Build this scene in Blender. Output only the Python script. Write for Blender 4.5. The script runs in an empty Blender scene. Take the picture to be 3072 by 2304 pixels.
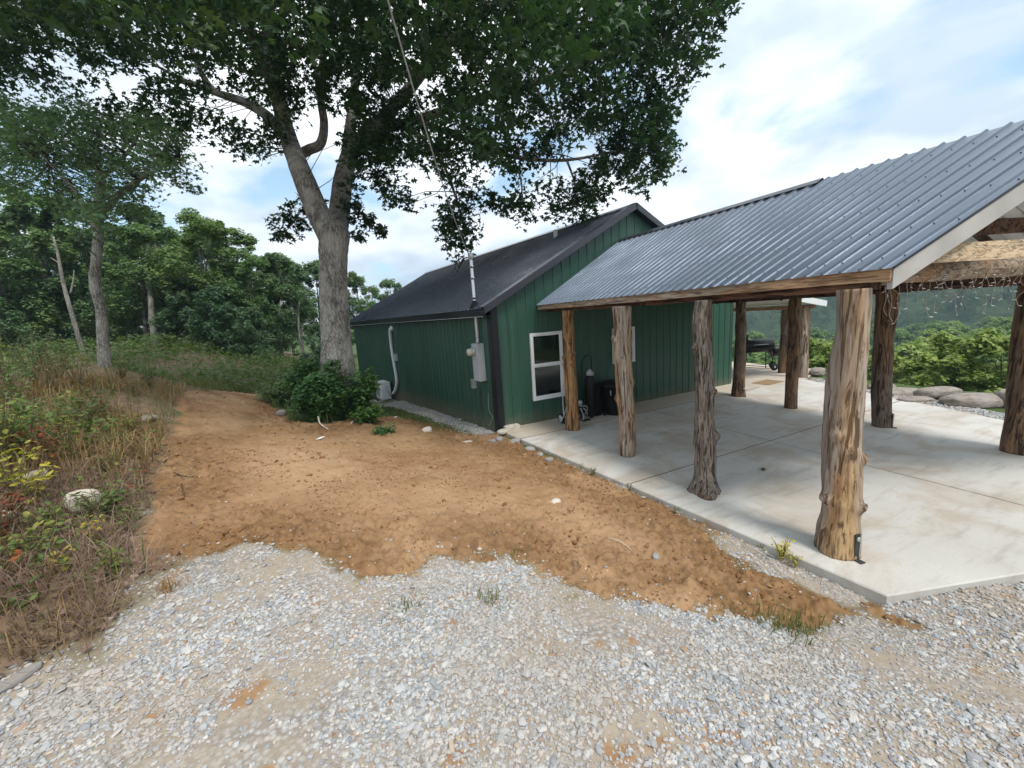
import bpy, math, random
import numpy as np
from mathutils import Matrix, Vector

# ------------------------------------------------------------------ camera, sky, sun, exposure
scene = bpy.context.scene
CAM = np.array([-3.2555, -7.7931, 2.4651])
FW = np.array([0.4154, 0.8934, -0.1711]); RT = np.array([0.8998, -0.4312, -0.0665]); UP = np.array([0.1332, 0.1264, 0.9830])
FPX = 1186.863                       # focal length in pixels of the 3072 wide photograph
cam_data = bpy.data.cameras.new("camera"); cam = bpy.data.objects.new("camera", cam_data)
scene.collection.objects.link(cam); scene.camera = cam
cam_data.sensor_fit = 'HORIZONTAL'; cam_data.sensor_width = 36.0; cam_data.lens = FPX / 3072 * 36
cam_data.clip_start = 0.05; cam_data.clip_end = 6000
M = Matrix(((RT[0], UP[0], -FW[0], CAM[0]), (RT[1], UP[1], -FW[1], CAM[1]), (RT[2], UP[2], -FW[2], CAM[2]), (0, 0, 0, 1)))
cam.matrix_world = M

SUN_EL, SUN_AZ = math.radians(60), math.atan2(0.22, -1.0)   # azimuth from +Y towards +X
sun_dir = np.array([math.sin(SUN_AZ) * math.cos(SUN_EL), math.cos(SUN_AZ) * math.cos(SUN_EL), math.sin(SUN_EL)])
sun_data = bpy.data.lights.new("sun", 'SUN'); sun = bpy.data.objects.new("sun", sun_data)
scene.collection.objects.link(sun)
sun_data.energy = 2.1; sun_data.angle = math.radians(14); sun_data.color = (1.0, 0.95, 0.87)
sun.rotation_euler = Vector(sun_dir).to_track_quat('Z', 'Y').to_euler()

world = bpy.data.worlds.new("World"); scene.world = world; world.use_nodes = True
wn = world.node_tree; wn.nodes.clear()
def W(t, **k):
    n = wn.nodes.new(t)
    for a, v in k.items(): setattr(n, a, v)
    return n
wl = wn.links.new
w_out = W('ShaderNodeOutputWorld'); w_bg = W('ShaderNodeBackground')
sky = W('ShaderNodeTexSky', sky_type='NISHITA'); sky.sun_disc = False
sky.sun_elevation = SUN_EL; sky.sun_rotation = SUN_AZ; sky.air_density = 1.0; sky.dust_density = 1.6; sky.ozone_density = 1.2
tc = W('ShaderNodeTexCoord'); sep = W('ShaderNodeSeparateXYZ'); wl(tc.outputs['Generated'], sep.inputs[0])
zz = W('ShaderNodeMath', operation='MAXIMUM'); wl(sep.outputs['Z'], zz.inputs[0]); zz.inputs[1].default_value = 0.0
za = W('ShaderNodeMath', operation='ADD'); wl(zz.outputs[0], za.inputs[0]); za.inputs[1].default_value = 0.28
dv = W('ShaderNodeVectorMath', operation='DIVIDE'); wl(tc.outputs['Generated'], dv.inputs[0])
cz = W('ShaderNodeCombineXYZ')
for i in range(3): wl(za.outputs[0], cz.inputs[i])
wl(cz.outputs[0], dv.inputs[1])
mp = W('ShaderNodeMapping'); wl(dv.outputs[0], mp.inputs[0]); mp.inputs['Location'].default_value = (3.1, 0.4, 1.7)
n1 = W('ShaderNodeTexNoise'); n1.inputs['Scale'].default_value = 1.7; n1.inputs['Detail'].default_value = 9; n1.inputs['Roughness'].default_value = 0.50
n1.inputs['Distortion'].default_value = 0.25
n2 = W('ShaderNodeTexNoise'); n2.inputs['Scale'].default_value = 2.0; n2.inputs['Detail'].default_value = 8; n2.inputs['Roughness'].default_value = 0.48
wl(mp.outputs[0], n1.inputs['Vector'])
mp2 = W('ShaderNodeMapping'); wl(dv.outputs[0], mp2.inputs[0]); mp2.inputs['Location'].default_value = (7.3, 2.2, 0.5); wl(mp2.outputs[0], n2.inputs['Vector'])
r1 = W('ShaderNodeValToRGB'); r1.color_ramp.elements[0].position = 0.36; r1.color_ramp.elements[1].position = 0.455; wl(n1.outputs[0], r1.inputs[0])
r1.color_ramp.elements[0].color = (0.04, 0.04, 0.04, 1)
r2 = W('ShaderNodeValToRGB'); wl(n2.outputs[0], r2.inputs[0])
r2.color_ramp.elements[0].position = 0.40; r2.color_ramp.elements[0].color = (5.3, 6.1, 6.8, 1)
r2.color_ramp.elements[1].position = 0.60; r2.color_ramp.elements[1].color = (9.7, 9.9, 10.0, 1)
mx = W('ShaderNodeMixRGB'); wl(r1.outputs[0], mx.inputs[0])
skyg = W('ShaderNodeMixRGB', blend_type='MULTIPLY'); skyg.inputs[0].default_value = 1; wl(sky.outputs[0], skyg.inputs[1]); skyg.inputs[2].default_value = (1.75, 1.85, 1.62, 1)
wl(skyg.outputs[0], mx.inputs[1]); wl(r2.outputs[0], mx.inputs[2])
wl(mx.outputs[0], w_bg.inputs['Color']); w_bg.inputs['Strength'].default_value = 0.10
wl(w_bg.outputs[0], w_out.inputs['Surface'])

scene.view_settings.view_transform = 'Standard'; scene.view_settings.look = 'None'
scene.view_settings.gamma = 1; scene.view_settings.use_curve_mapping = False
scene.view_settings.exposure = 0.70
scene.render.engine = 'CYCLES'
scene.cycles.max_bounces = 6; scene.cycles.diffuse_bounces = 3; scene.cycles.glossy_bounces = 3
scene.cycles.transmission_bounces = 4; scene.cycles.transparent_max_bounces = 8; scene.cycles.volume_bounces = 0
scene.cycles.use_denoising = True

# ------------------------------------------------------------------ helpers
rng = np.random.default_rng(7); random.seed(7)
COL = scene.collection
ROOT = {}                                   # object name -> world location of its thing

def hash3(ix, iy, iz, seed):
    with np.errstate(over='ignore'):
        h = (ix.astype(np.int64) * 374761393 + iy.astype(np.int64) * 668265263 + iz.astype(np.int64) * 2147483647 + seed * 1274126177) & 0xffffffff
        h = ((h ^ (h >> 13)) * 1274126177) & 0xffffffff
        h = (h ^ (h >> 16)) & 0xffffff
    return h / float(0xffffff)
def vnoise(x, y, z=0.0, seed=0):
    x, y, z = np.broadcast_arrays(np.asarray(x, float), np.asarray(y, float), np.asarray(z, float))
    ix, iy, iz = np.floor(x).astype(int), np.floor(y).astype(int), np.floor(z).astype(int)
    fx, fy, fz = x - ix, y - iy, z - iz
    fx = fx * fx * (3 - 2 * fx); fy = fy * fy * (3 - 2 * fy); fz = fz * fz * (3 - 2 * fz)
    o = 0
    for a in (0, 1):
        for b in (0, 1):
            for c in (0, 1):
                o = o + hash3(ix + a, iy + b, iz + c, seed) * (fx if a else 1 - fx) * (fy if b else 1 - fy) * (fz if c else 1 - fz)
    return o * 2 - 1
def fbm(x, y, z=0.0, seed=0, o=4, g=0.5):
    s, a, t = 0, 1, 0
    for i in range(o):
        s = s + a * vnoise(np.asarray(x) * 2 ** i, np.asarray(y) * 2 ** i, np.asarray(z) * 2 ** i, seed + i * 17); t += a; a *= g
    return s / t
def sstep(a, b, x):
    t = np.clip((np.asarray(x, float) - a) / (b - a), 0, 1); return t * t * (3 - 2 * t)
def ray(u, v): return FW + RT * ((u - 1536) / FPX) - UP * ((v - 1152) / FPX)
def at_z(u, v, z):
    d = ray(u, v); return CAM + d * ((z - CAM[2]) / d[2])
def at_depth(u, v, dep): return CAM + ray(u, v) * dep
def at_plane(u, v, P, n):
    d = ray(u, v); n = np.array(n, float); return CAM + d * (((np.array(P, float) - CAM) @ n) / (d @ n))
def project(P):
    d = np.asarray(P, float) - CAM; z = d @ FW
    return 1536 + FPX * (d @ RT) / z, 1152 - FPX * (d @ UP) / z, z
def in_poly(px, py, poly):
    px = np.asarray(px, float); py = np.asarray(py, float); r = np.zeros(px.shape, bool); n = len(poly)
    for i in range(n):
        x0, y0 = poly[i]; x1, y1 = poly[(i + 1) % n]
        c = ((y0 > py) != (y1 > py))
        with np.errstate(divide='ignore', invalid='ignore'):
            r ^= c & (px < (x1 - x0) * (py - y0) / (y1 - y0 + 1e-12) + x0)
    return r
def poly_dist(px, py, poly, closed=True):
    d = np.full(np.shape(px), 1e9); n = len(poly)
    for i in range(n if closed else n - 1):
        x0, y0 = poly[i]; x1, y1 = poly[(i + 1) % n]
        dx, dy = x1 - x0, y1 - y0
        t = np.clip(((px - x0) * dx + (py - y0) * dy) / (dx * dx + dy * dy + 1e-9), 0, 1)
        d = np.minimum(d, np.hypot(px - x0 - t * dx, py - y0 - t * dy))
    return d

class MB:
    """collects shapes; build() links them as ONE mesh object"""
    def __init__(s): s.v = []; s.f = []; s.m = []; s.sm = []; s.n = 0
    def add(s, V, F, mat=0, smooth=False):
        V = np.asarray(V, float); s.v.append(V)
        for f in F: s.f.append([i + s.n for i in f]); s.m.append(mat); s.sm.append(smooth)
        s.n += len(V); return s
    def box(s, c, d, R=None, mat=0):
        c = np.array(c, float); h = np.array(d, float) / 2
        V = np.array([[x, y, z] for x in (-1, 1) for y in (-1, 1) for z in (-1, 1)]) * h
        if R is not None: V = V @ np.array(R).T
        return s.add(V + c, [(0, 1, 3, 2), (4, 6, 7, 5), (0, 4, 5, 1), (2, 3, 7, 6), (0, 2, 6, 4), (1, 5, 7, 3)], mat)
    def hexa(s, b, t, mat=0):
        """solid between two quads b and t (same winding)"""
        V = list(b) + list(t)
        return s.add(V, [(3, 2, 1, 0), (4, 5, 6, 7), (0, 1, 5, 4), (1, 2, 6, 5), (2, 3, 7, 6), (3, 0, 4, 7)], mat)
    def beam(s, a, b, w, h, up=(0, 0, 1), mat=0, rough=0.0):
        a = np.array(a, float); b = np.array(b, float); d = b - a; L = np.linalg.norm(d); d /= L
        sd = np.cross(d, up); sd /= np.linalg.norm(sd); u = np.cross(sd, d)
        k = max(1, int(L / 0.5)) if rough else 1
        ring = np.array([[-w / 2, -h / 2], [w / 2, -h / 2], [w / 2, h / 2], [-w / 2, h / 2]])
        V = []
        for i in range(k + 1):
            j = rng.normal(0, rough, (4, 2)) if rough else 0
            rr = ring + j
            for q in rr: V.append(a + d * L * i / k + sd * q[0] + u * q[1])
        F = [(3, 2, 1, 0), tuple(4 * k + i for i in range(4))]
        for i in range(k):
            for q in range(4): F.append((4 * i + q, 4 * i + (q + 1) % 4, 4 * i + 4 + (q + 1) % 4, 4 * i + 4 + q))
        return s.add(V, F, mat)
    def tube(s, P, R, n=8, mat=0, cap=True, smooth=True, bump=None):
        P = np.array(P, float); m = len(P); R = np.full(m, R, float) if np.isscalar(R) else np.array(R, float)
        T = np.gradient(P, axis=0); T /= np.linalg.norm(T, axis=1)[:, None] + 1e-12
        ref = np.array([0, 0, 1.0]) if abs(T[0][2]) < 0.9 else np.array([1.0, 0, 0])
        s0 = np.cross(T[0], ref); s0 /= np.linalg.norm(s0)
        V = []; a = np.linspace(0, 2 * np.pi, n, endpoint=False)
        for i in range(m):
            s0 = s0 - T[i] * (s0 @ T[i]); s0 /= np.linalg.norm(s0); t0 = np.cross(T[i], s0)
            rad = R[i] if bump is None else R[i] * bump(P[i], a, i)
            V.append(P[i] + np.outer(np.cos(a) * rad, s0) + np.outer(np.sin(a) * rad, t0))
        V = np.concatenate(V); F = []
        for i in range(m - 1):
            for q in range(n): F.append((i * n + q, i * n + (q + 1) % n, (i + 1) * n + (q + 1) % n, (i + 1) * n + q))
        s.add(V, F, mat, smooth)
        if cap:
            s.f.append([s.n - len(V) + q for q in range(n)][::-1]); s.m.append(mat); s.sm.append(False)
            s.f.append([s.n - n + q for q in range(n)]); s.m.append(mat); s.sm.append(False)
        return s
    def cyl(s, a, b, r, n=16, mat=0, r2=None): return s.tube([a, b], [r, r if r2 is None else r2], n, mat)
    def lathe(s, c, prof, axis=(0, 0, 1), n=20, mat=0):
        c = np.array(c, float); ax = np.array(axis, float); ax /= np.linalg.norm(ax)
        e = np.cross(ax, [0, 0, 1.0] if abs(ax[2]) < .9 else [1.0, 0, 0]); e /= np.linalg.norm(e); g = np.cross(ax, e)
        a = np.linspace(0, 2 * np.pi, n, endpoint=False); V = []
        for r, h in prof: V.append(c + ax * h + np.outer(np.cos(a) * r, e) + np.outer(np.sin(a) * r, g))
        V = np.concatenate(V); F = []
        for i in range(len(prof) - 1):
            for q in range(n): F.append((i * n + q, i * n + (q + 1) % n, (i + 1) * n + (q + 1) % n, (i + 1) * n + q))
        F.append(list(range(n))[::-1]); F.append([(len(prof) - 1) * n + q for q in range(n)])
        return s.add(V, F, mat, True)
    def rock(s, c, d, seed=0, rotz=0.0, mat=0, sub=2, rough=0.22, flat=0.0):
        V, F = ico(sub); V = V.copy()
        k = 1 + rough * fbm(V[:, 0] * 1.3 + seed * 7.1, V[:, 1] * 1.3, V[:, 2] * 1.3 + seed, seed, 3)
        V = V * k[:, None]; V = np.sign(V) * np.abs(V) ** 0.75
        V = V * (np.array(d) / 2); ca, sa = math.cos(rotz), math.sin(rotz)
        V = np.stack([V[:, 0] * ca - V[:, 1] * sa, V[:, 0] * sa + V[:, 1] * ca, V[:, 2]], 1)
        return s.add(V + np.array(c), F, mat, False)
    def build(s, name, mat, parent=None, **props):
        V = np.concatenate(s.v) if s.v else np.zeros((0, 3))
        return link_mesh(name, make_mesh(name, V, s.f, s.m, s.sm, mat if isinstance(mat, (list, tuple)) else [mat], parent), parent, **props)

_ico = {}
def ico(sub):
    if sub in _ico: return _ico[sub]
    t = (1 + 5 ** .5) / 2
    V = np.array([[-1, t, 0], [1, t, 0], [-1, -t, 0], [1, -t, 0], [0, -1, t], [0, 1, t], [0, -1, -t], [0, 1, -t], [t, 0, -1], [t, 0, 1], [-t, 0, -1], [-t, 0, 1]], float)
    V /= np.linalg.norm(V[0]); V = list(V)
    F = [(0, 11, 5), (0, 5, 1), (0, 1, 7), (0, 7, 10), (0, 10, 11), (1, 5, 9), (5, 11, 4), (11, 10, 2), (10, 7, 6), (7, 1, 8), (3, 9, 4), (3, 4, 2), (3, 2, 6), (3, 6, 8), (3, 8, 9), (4, 9, 5), (2, 4, 11), (6, 2, 10), (8, 6, 7), (9, 8, 1)]
    for _ in range(sub - 1 if sub > 0 else 0):
        c = {}; G = []
        def mid(a, b):
            k = (min(a, b), max(a, b))
            if k not in c:
                m = (V[a] + V[b]) / 2; V.append(m / np.linalg.norm(m)); c[k] = len(V) - 1
            return c[k]
        for a, b, d in F:
            x, y, z = mid(a, b), mid(b, d), mid(d, a); G += [(a, x, z), (b, y, x), (d, z, y), (x, y, z)]
        F = G
    _ico[sub] = (np.array(V), F); return _ico[sub]

def make_mesh(name, V, F, mi, sm, mats, parent=None):
    V = np.asarray(V, float)
    if parent is not None: V = V - ROOT[parent.name]
    me = bpy.data.meshes.new(name); me.vertices.add(len(V)); me.vertices.foreach_set('co', V.astype(np.float32).ravel())
    lens = np.array([len(f) for f in F], np.int32); idx = np.concatenate([np.asarray(f, np.int32) for f in F]) if len(F) else np.zeros(0, np.int32)
    return _finish(me, idx, lens, np.asarray(mi, np.int32), np.asarray(sm, bool), mats)
def _finish(me, idx, lens, mi, sm, mats):
    me.loops.add(len(idx)); me.loops.foreach_set('vertex_index', np.asarray(idx, np.int32))
    me.polygons.add(len(lens)); st = np.zeros(len(lens), np.int32)
    if len(lens): st[1:] = np.cumsum(lens)[:-1]
    me.polygons.foreach_set('loop_start', st); me.polygons.foreach_set('loop_total', np.asarray(lens, np.int32))
    if mi is not None and len(mi): me.polygons.foreach_set('material_index', mi)
    if sm is not None and len(sm): me.polygons.foreach_set('use_smooth', sm)
    for m in mats: me.materials.append(m)
    me.update(calc_edges=True); me.validate(); return me
def tri_mesh(name, V, T, mats, parent=None, mi=None, smooth=False):
    V = np.asarray(V, float); T = np.asarray(T, np.int32)
    if parent is not None: V = V - ROOT[parent.name]
    me = bpy.data.meshes.new(name); me.vertices.add(len(V)); me.vertices.foreach_set('co', V.astype(np.float32).ravel())
    k = T.shape[1]
    return _finish(me, T.ravel(), np.full(len(T), k, np.int32), mi, np.full(len(T), smooth, bool), mats)
def link_mesh(name, me, parent=None, **props):
    o = bpy.data.objects.new(name, me); COL.objects.link(o)
    if parent is not None: o.parent = parent; ROOT[o.name] = ROOT[parent.name]
    else: ROOT[o.name] = np.zeros(3)
    for k, v in props.items(): o[k] = v
    return o
def thing(name, label, cat, loc, group=None):
    o = bpy.data.objects.new(name, None); COL.objects.link(o); o.location = loc; ROOT[o.name] = np.array(loc, float)
    o.empty_display_size = 0.1
    o['label'] = label; o['category'] = cat
    if group: o['group'] = group
    return o
def tag(o, label, cat, group=None):
    o['label'] = label; o['category'] = cat
    if group: o['group'] = group
    return o
def copy_tree(o, parent=None):
    c = o.copy(); COL.objects.link(c); c.parent = parent; ROOT[c.name] = ROOT[o.name]
    for ch in list(o.children): copy_tree(ch, c)
    return c

# ------------------------------------------------------------------ materials
class NT:
    def __init__(s, name):
        s.mat = bpy.data.materials.new(name); s.mat.use_nodes = True; s.t = s.mat.node_tree; s.t.nodes.clear()
        s.out = s.n('ShaderNodeOutputMaterial'); s.b = s.n('ShaderNodeBsdfPrincipled'); s.l(s.b.outputs[0], s.out.inputs[0])
        s.b.inputs['Specular IOR Level'].default_value = 0.3
    def n(s, t, **k):
        x = s.t.nodes.new(t)
        for a, v in k.items(): setattr(x, a, v)
        return x
    def l(s, a, b): s.t.links.new(a, b)
    def co(s, kind='Object', scale=(1, 1, 1), loc=(0, 0, 0), rot=(0, 0, 0)):
        if kind == 'World': g = s.n('ShaderNodeNewGeometry').outputs['Position']
        else: g = s.n('ShaderNodeTexCoord').outputs[kind]
        m = s.n('ShaderNodeMapping'); s.l(g, m.inputs[0]); m.inputs['Scale'].default_value = scale; m.inputs['Location'].default_value = loc; m.inputs['Rotation'].default_value = rot
        return m.outputs[0]
    def noise(s, vec, scale, detail=4, rough=.55, dist=0.0):
        x = s.n('ShaderNodeTexNoise'); s.l(vec, x.inputs['Vector']); x.inputs['Scale'].default_value = scale; x.inputs['Detail'].default_value = detail
        x.inputs['Roughness'].default_value = rough; x.inputs['Distortion'].default_value = dist; return x.outputs[0]
    def vor(s, vec, scale, feat='F1', out='Distance'):
        x = s.n('ShaderNodeTexVoronoi', feature=feat); s.l(vec, x.inputs['Vector']); x.inputs['Scale'].default_value = scale; return x.outputs[out]
    def ramp(s, fac, stops, mode='LINEAR'):
        x = s.n('ShaderNodeValToRGB'); s.l(fac, x.inputs[0]); cr = x.color_ramp; cr.interpolation = mode
        while len(cr.elements) < len(stops): cr.elements.new(0.5)
        for e, (p, c) in zip(cr.elements, stops):
            e.position = p; e.color = (c, c, c, 1) if np.isscalar(c) else (*c, 1)
        return x.outputs[0]
    def mix(s, fac, a, b, mode='MIX'):
        x = s.n('ShaderNodeMixRGB', blend_type=mode)
        for i, q in enumerate((fac, a, b)):
            if isinstance(q, bpy.types.NodeSocket): s.l(q, x.inputs[i])
            elif np.isscalar(q): x.inputs[i].default_value = q if i == 0 else (q, q, q, 1)
            else: x.inputs[i].default_value = (*q, 1)
        return x.outputs[0]
    def math(s, op, a, b=0.0):
        x = s.n('ShaderNodeMath', operation=op)
        for i, q in enumerate((a, b)):
            if isinstance(q, bpy.types.NodeSocket): s.l(q, x.inputs[i])
            else: x.inputs[i].default_value = q
        return x.outputs[0]
    def attr(s, name):
        x = s.n('ShaderNodeAttribute'); x.attribute_name = name; return x.outputs['Fac']
    def island(s): return s.n('ShaderNodeNewGeometry').outputs['Random Per Island']
    def obrand(s): return s.n('ShaderNodeObjectInfo').outputs['Random']
    def bump(s, h, strength=.4, dist=.02):
        x = s.n('ShaderNodeBump'); s.l(h, x.inputs['Height']); x.inputs['Strength'].default_value = strength; x.inputs['Distance'].default_value = dist
        s.l(x.outputs[0], s.b.inputs['Normal']); return x.outputs[0]
    def col(s, c):
        if isinstance(c, bpy.types.NodeSocket): s.l(c, s.b.inputs['Base Color'])
        else: s.b.inputs['Base Color'].default_value = (*c, 1)
    def rough(s, r):
        if isinstance(r, bpy.types.NodeSocket): s.l(r, s.b.inputs['Roughness'])
        else: s.b.inputs['Roughness'].default_value = r
    def set(s, **k):
        for a, v in k.items(): s.b.inputs[a.replace('_', ' ')].default_value = v
        return s

def plain(name, c, rough=.6, metal=0.0, var=.12, scale=6, bump=0.0, spec=.3):
    m = NT(name); v = m.noise(m.co('World'), scale, 5)
    m.col(m.mix(m.ramp(v, [(.3, 0), (.7, 1)]), tuple(x * (1 - var) for x in c), tuple(min(1, x * (1 + var)) for x in c)))
    m.rough(m.ramp(v, [(.2, max(0, rough - .08)), (.8, min(1, rough + .08))])); m.set(Metallic=metal, Specular_IOR_Level=spec)
    if bump: m.bump(m.noise(m.co('World'), scale * 8, 4), bump, .01)
    return m.mat

def leaf_mat(name, stops, trans=.35, nscale=.6, cold=None, rough=.55):
    """leaf colour varies leaf by leaf and in broad drifts; some light passes through"""
    m = NT(name); r = m.island(); w = m.noise(m.co('World'), nscale, 3)
    f = m.math('ADD', m.math('MULTIPLY', r, .55), m.math('MULTIPLY', m.ramp(w, [(.3, 0), (.7, 1)]), .45))
    c = m.ramp(f, stops); ob = m.obrand(); c = m.mix(m.math('MULTIPLY', ob, .55), c, m.mix(1.0, c, (1.55, 1.28, .85), 'MULTIPLY')); m.col(c); m.rough(rough); m.set(Specular_IOR_Level=.25)
    tr = m.n('ShaderNodeBsdfTranslucent'); tc_ = m.mix(1.0, c, (1.15, 1.3, .55), 'MULTIPLY'); m.l(tc_, tr.inputs[0])
    mx_ = m.n('ShaderNodeMixShader'); mx_.inputs[0].default_value = trans; m.l(m.b.outputs[0], mx_.inputs[1]); m.l(tr.outputs[0], mx_.inputs[2]); m.l(mx_.outputs[0], m.out.inputs[0])
    return m.mat
def wood_mat(name, light, dark, grey, greyness=.5, axis='z', seed=0.0, knots=True, rough=.75, scale=1.0, cracks=.9):
    m = NT(name); sc = {'z': (9, 9, .8), 'y': (9, .8, 9), 'x': (.8, 9, 9)}[axis]; sc = tuple(q * scale for q in sc)
    co = m.co('World', sc, (seed, seed * 1.7, seed * .6)); g = m.noise(co, 1.6, 6, .62, .6); big = m.noise(m.co('World', tuple(q * .25 for q in sc), (seed * 3, 0, seed)), 1.3, 4, .6)
    fine = m.noise(m.co('World', tuple(q * 3.2 for q in sc), (seed, 0, 0)), 2.0, 3)
    c = m.mix(m.ramp(g, [(.32, 0), (.66, 1)]), dark, light)
    gc = .5 + (greyness - .5) * .28; c = m.mix(m.ramp(big, [(gc - .05, .92), (gc + .05, 0)]), c, m.mix(m.ramp(g, [(.35, 0), (.62, 1)]), tuple(x * .62 for x in grey), tuple(min(1, x * 1.12) for x in grey)))
    c = m.mix(m.ramp(fine, [(.36, .75), (.5, 0)]), c, tuple(x * .45 for x in dark))
    ck = m.noise(m.co('World', tuple(q * 1.7 for q in sc), (seed * 2, seed, 0)), 1.4, 4, .6, .9); c = m.mix(m.ramp(ck, [(.40, cracks), (.455, 0)]), c, tuple(x * .30 for x in dark))
    if knots:
        k = m.vor(m.co('World', tuple(q * .22 for q in sc), (seed, seed, seed)), 1.0); c = m.mix(m.ramp(k, [(.10, .8), (.17, 0)]), c, tuple(x * .35 for x in dark))
    m.col(c); m.rough(rough); m.bump(m.mix(.5, m.mix(.5, g, fine), m.ramp(ck, [(.38, 0), (.47, 1)])), .9, .03); return m.mat
def bark_mat(name, light, dark, vs=1.0, moss=None, strength=.9):
    m = NT(name); co = m.co('World', (14 * vs, 14 * vs, 3.2 * vs)); a = m.noise(co, 1.2, 6, .65, .8); b = m.vor(m.co('World', (16 * vs, 16 * vs, 4.5 * vs)), 1.2, 'DISTANCE_TO_EDGE')
    pl = m.noise(m.co('World'), 2.0, 3)
    c = m.mix(m.ramp(a, [(.34, 0), (.62, 1)]), dark, light); c = m.mix(m.ramp(b, [(.02, .7), (.12, 0)]), c, tuple(x * .5 for x in dark))
    c = m.mix(m.ramp(pl, [(.45, 0), (.62, .55)]), c, tuple(min(1, x * 1.35) for x in light))
    if moss: c = m.mix(m.ramp(m.noise(m.co('World'), 5, 4), [(.55, 0), (.7, .6)]), c, moss)
    m.col(c); m.rough(.9); m.bump(m.mix(.5, a, m.ramp(b, [(0, 0), (.2, 1)])), strength, .03); return m.mat
def concrete_mat(name='concrete', tan=0.0):
    m = NT(name); big = m.noise(m.co('World'), .55, 5, .6, .4); st = m.noise(m.co('World', (1, 1, 1), (5, 3, 0)), 1.1, 5, .65, .8); f = m.noise(m.co('World'), 60, 3)
    drag = m.noise(m.co('World', (1.2, 7, 1), (1, 2, 0), (0, 0, .5)), 1.1, 5, .6)
    c = m.mix(m.ramp(big, [(.3, 0), (.7, 1)]), (.51, .49, .45), (.62, .61, .58))
    c = m.mix(m.ramp(st, [(.46, 0), (.64, .6)]), c, (.40, .315, .225))
    if tan: c = m.mix(tan, c, (.50, .40, .29))
    c = m.mix(m.ramp(drag, [(.53, 0), (.68, .42)]), c, (.30, .285, .26))
    c = m.mix(m.ramp(f, [(.35, .18), (.55, 0)]), c, (.35, .33, .30))
    m.col(c); m.rough(.82); m.bump(f, .12, .004); return m.mat
def metal_mat(name, c, rough, metal=.0, spec=.5, coat=0.0, dirt=.15, dent=.06, splash=False):
    m = NT(name); v = m.noise(m.co('World', (1, 1, 1)), 1.7, 5, .6); f = m.noise(m.co('World'), 30, 3)
    cc = m.mix(m.ramp(v, [(.4, 0), (.75, dirt * 2)]), c, tuple(min(1, x * .75 + .03) for x in c))
    if splash:      # dried mud thrown up on the lowest part of the sheets, dust streaks above
        sx = m.n('ShaderNodeSeparateXYZ'); m.l(m.co('World'), sx.inputs[0]); h = m.math('ADD', sx.outputs[2], m.math('MULTIPLY', m.noise(m.co('World', (1, 1, .5)), 3.5, 6, .7), -.55))
        cc = m.mix(m.ramp(m.math('ADD', h, .5), [(.08, .55), (.50, 0)]), cc, (.24, .17, .10))
        cc = m.mix(m.ramp(m.noise(m.co('World', (6, 6, .25)), 1.2, 5, .65), [(.52, 0), (.72, .16)]), cc, (.20, .25, .22))
    m.col(cc); m.rough(m.ramp(v, [(.3, rough - .05), (.7, rough + .1)]))
    m.set(Metallic=metal, Specular_IOR_Level=spec, Coat_Weight=coat, Coat_Roughness=.25); 
    if dent: m.bump(m.noise(m.co('World'), 1.6, 1), dent, .02)
    return m.mat

MT = {}
MT['concrete'] = concrete_mat(); MT['concrete_tan'] = concrete_mat('concrete_stained', .55)
MT['green'] = metal_mat('green_siding', (.028, .088, .060), .40, 0, .5, splash=True)
MT['roof_black'] = metal_mat('black_metal_roofing', (.020, .032, .055), .28, .0, .6, .1, .03, 0)
MT['roof_char'] = metal_mat('charcoal_metal_roofing', (.15, .185, .235), .33, .6, .7, .2, .05, 0)
MT['roof_under'] = plain('galvanised_underside', (.62, .63, .61), .5, .3, .2, 3)
MT['trim_black'] = metal_mat('black_trim', (.012, .013, .016), .42, 0, .4)
MT['rake'] = metal_mat('rake_trim', (.040, .040, .052), .32, .0, .6, .2)
MT['fascia'] = wood_mat('weathered_fascia_board', (.58, .37, .21), (.34, .20, .11), (.46, .38, .30), .5, 'y', 2.0, cracks=.45)
MT['rakeboard'] = plain('grey_rake_board', (.44, .42, .395), .8, 0, .16, 2.6)
MT['tie'] = wood_mat('pale_tie_beam', (.76, .60, .40), (.58, .42, .26), (.58, .50, .40), .15, 'x', 7.0, cracks=.12)
MT['beam'] = wood_mat('brown_beam', (.20, .095, .05), (.10, .05, .03), (.16, .11, .08), .3, 'y', 9.0)
MT['purlin'] = wood_mat('dark_purlin', (.15, .075, .04), (.07, .04, .025), (.12, .09, .07), .3, 'y', 11.0)
MT['white'] = plain('white_vinyl', (.80, .81, .82), .4, 0, .03, 4)
MT['grey_metal'] = plain('grey_painted_steel', (.46, .48, .50), .42, .1, .06, 5)
MT['galv'] = plain('galvanised_steel', (.52, .54, .55), .38, .7, .12, 9)
MT['black'] = plain('black_plastic', (.010, .010, .011), .45, 0, .2, 8)
MT['rubber'] = plain('black_rubber', (.014, .014, .014), .7, 0, .2, 8)
MT['dark'] = plain('dark_room_backing', (.012, .014, .016), .8, 0, .2, 2)
MT['blind'] = plain('window_blind', (.13, .15, .13), .6, 0, .1, 8)
MT['steel'] = plain('bracket_steel', (.06, .065, .06), .5, .5, .3, 12)
MT['rock'] = None
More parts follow.
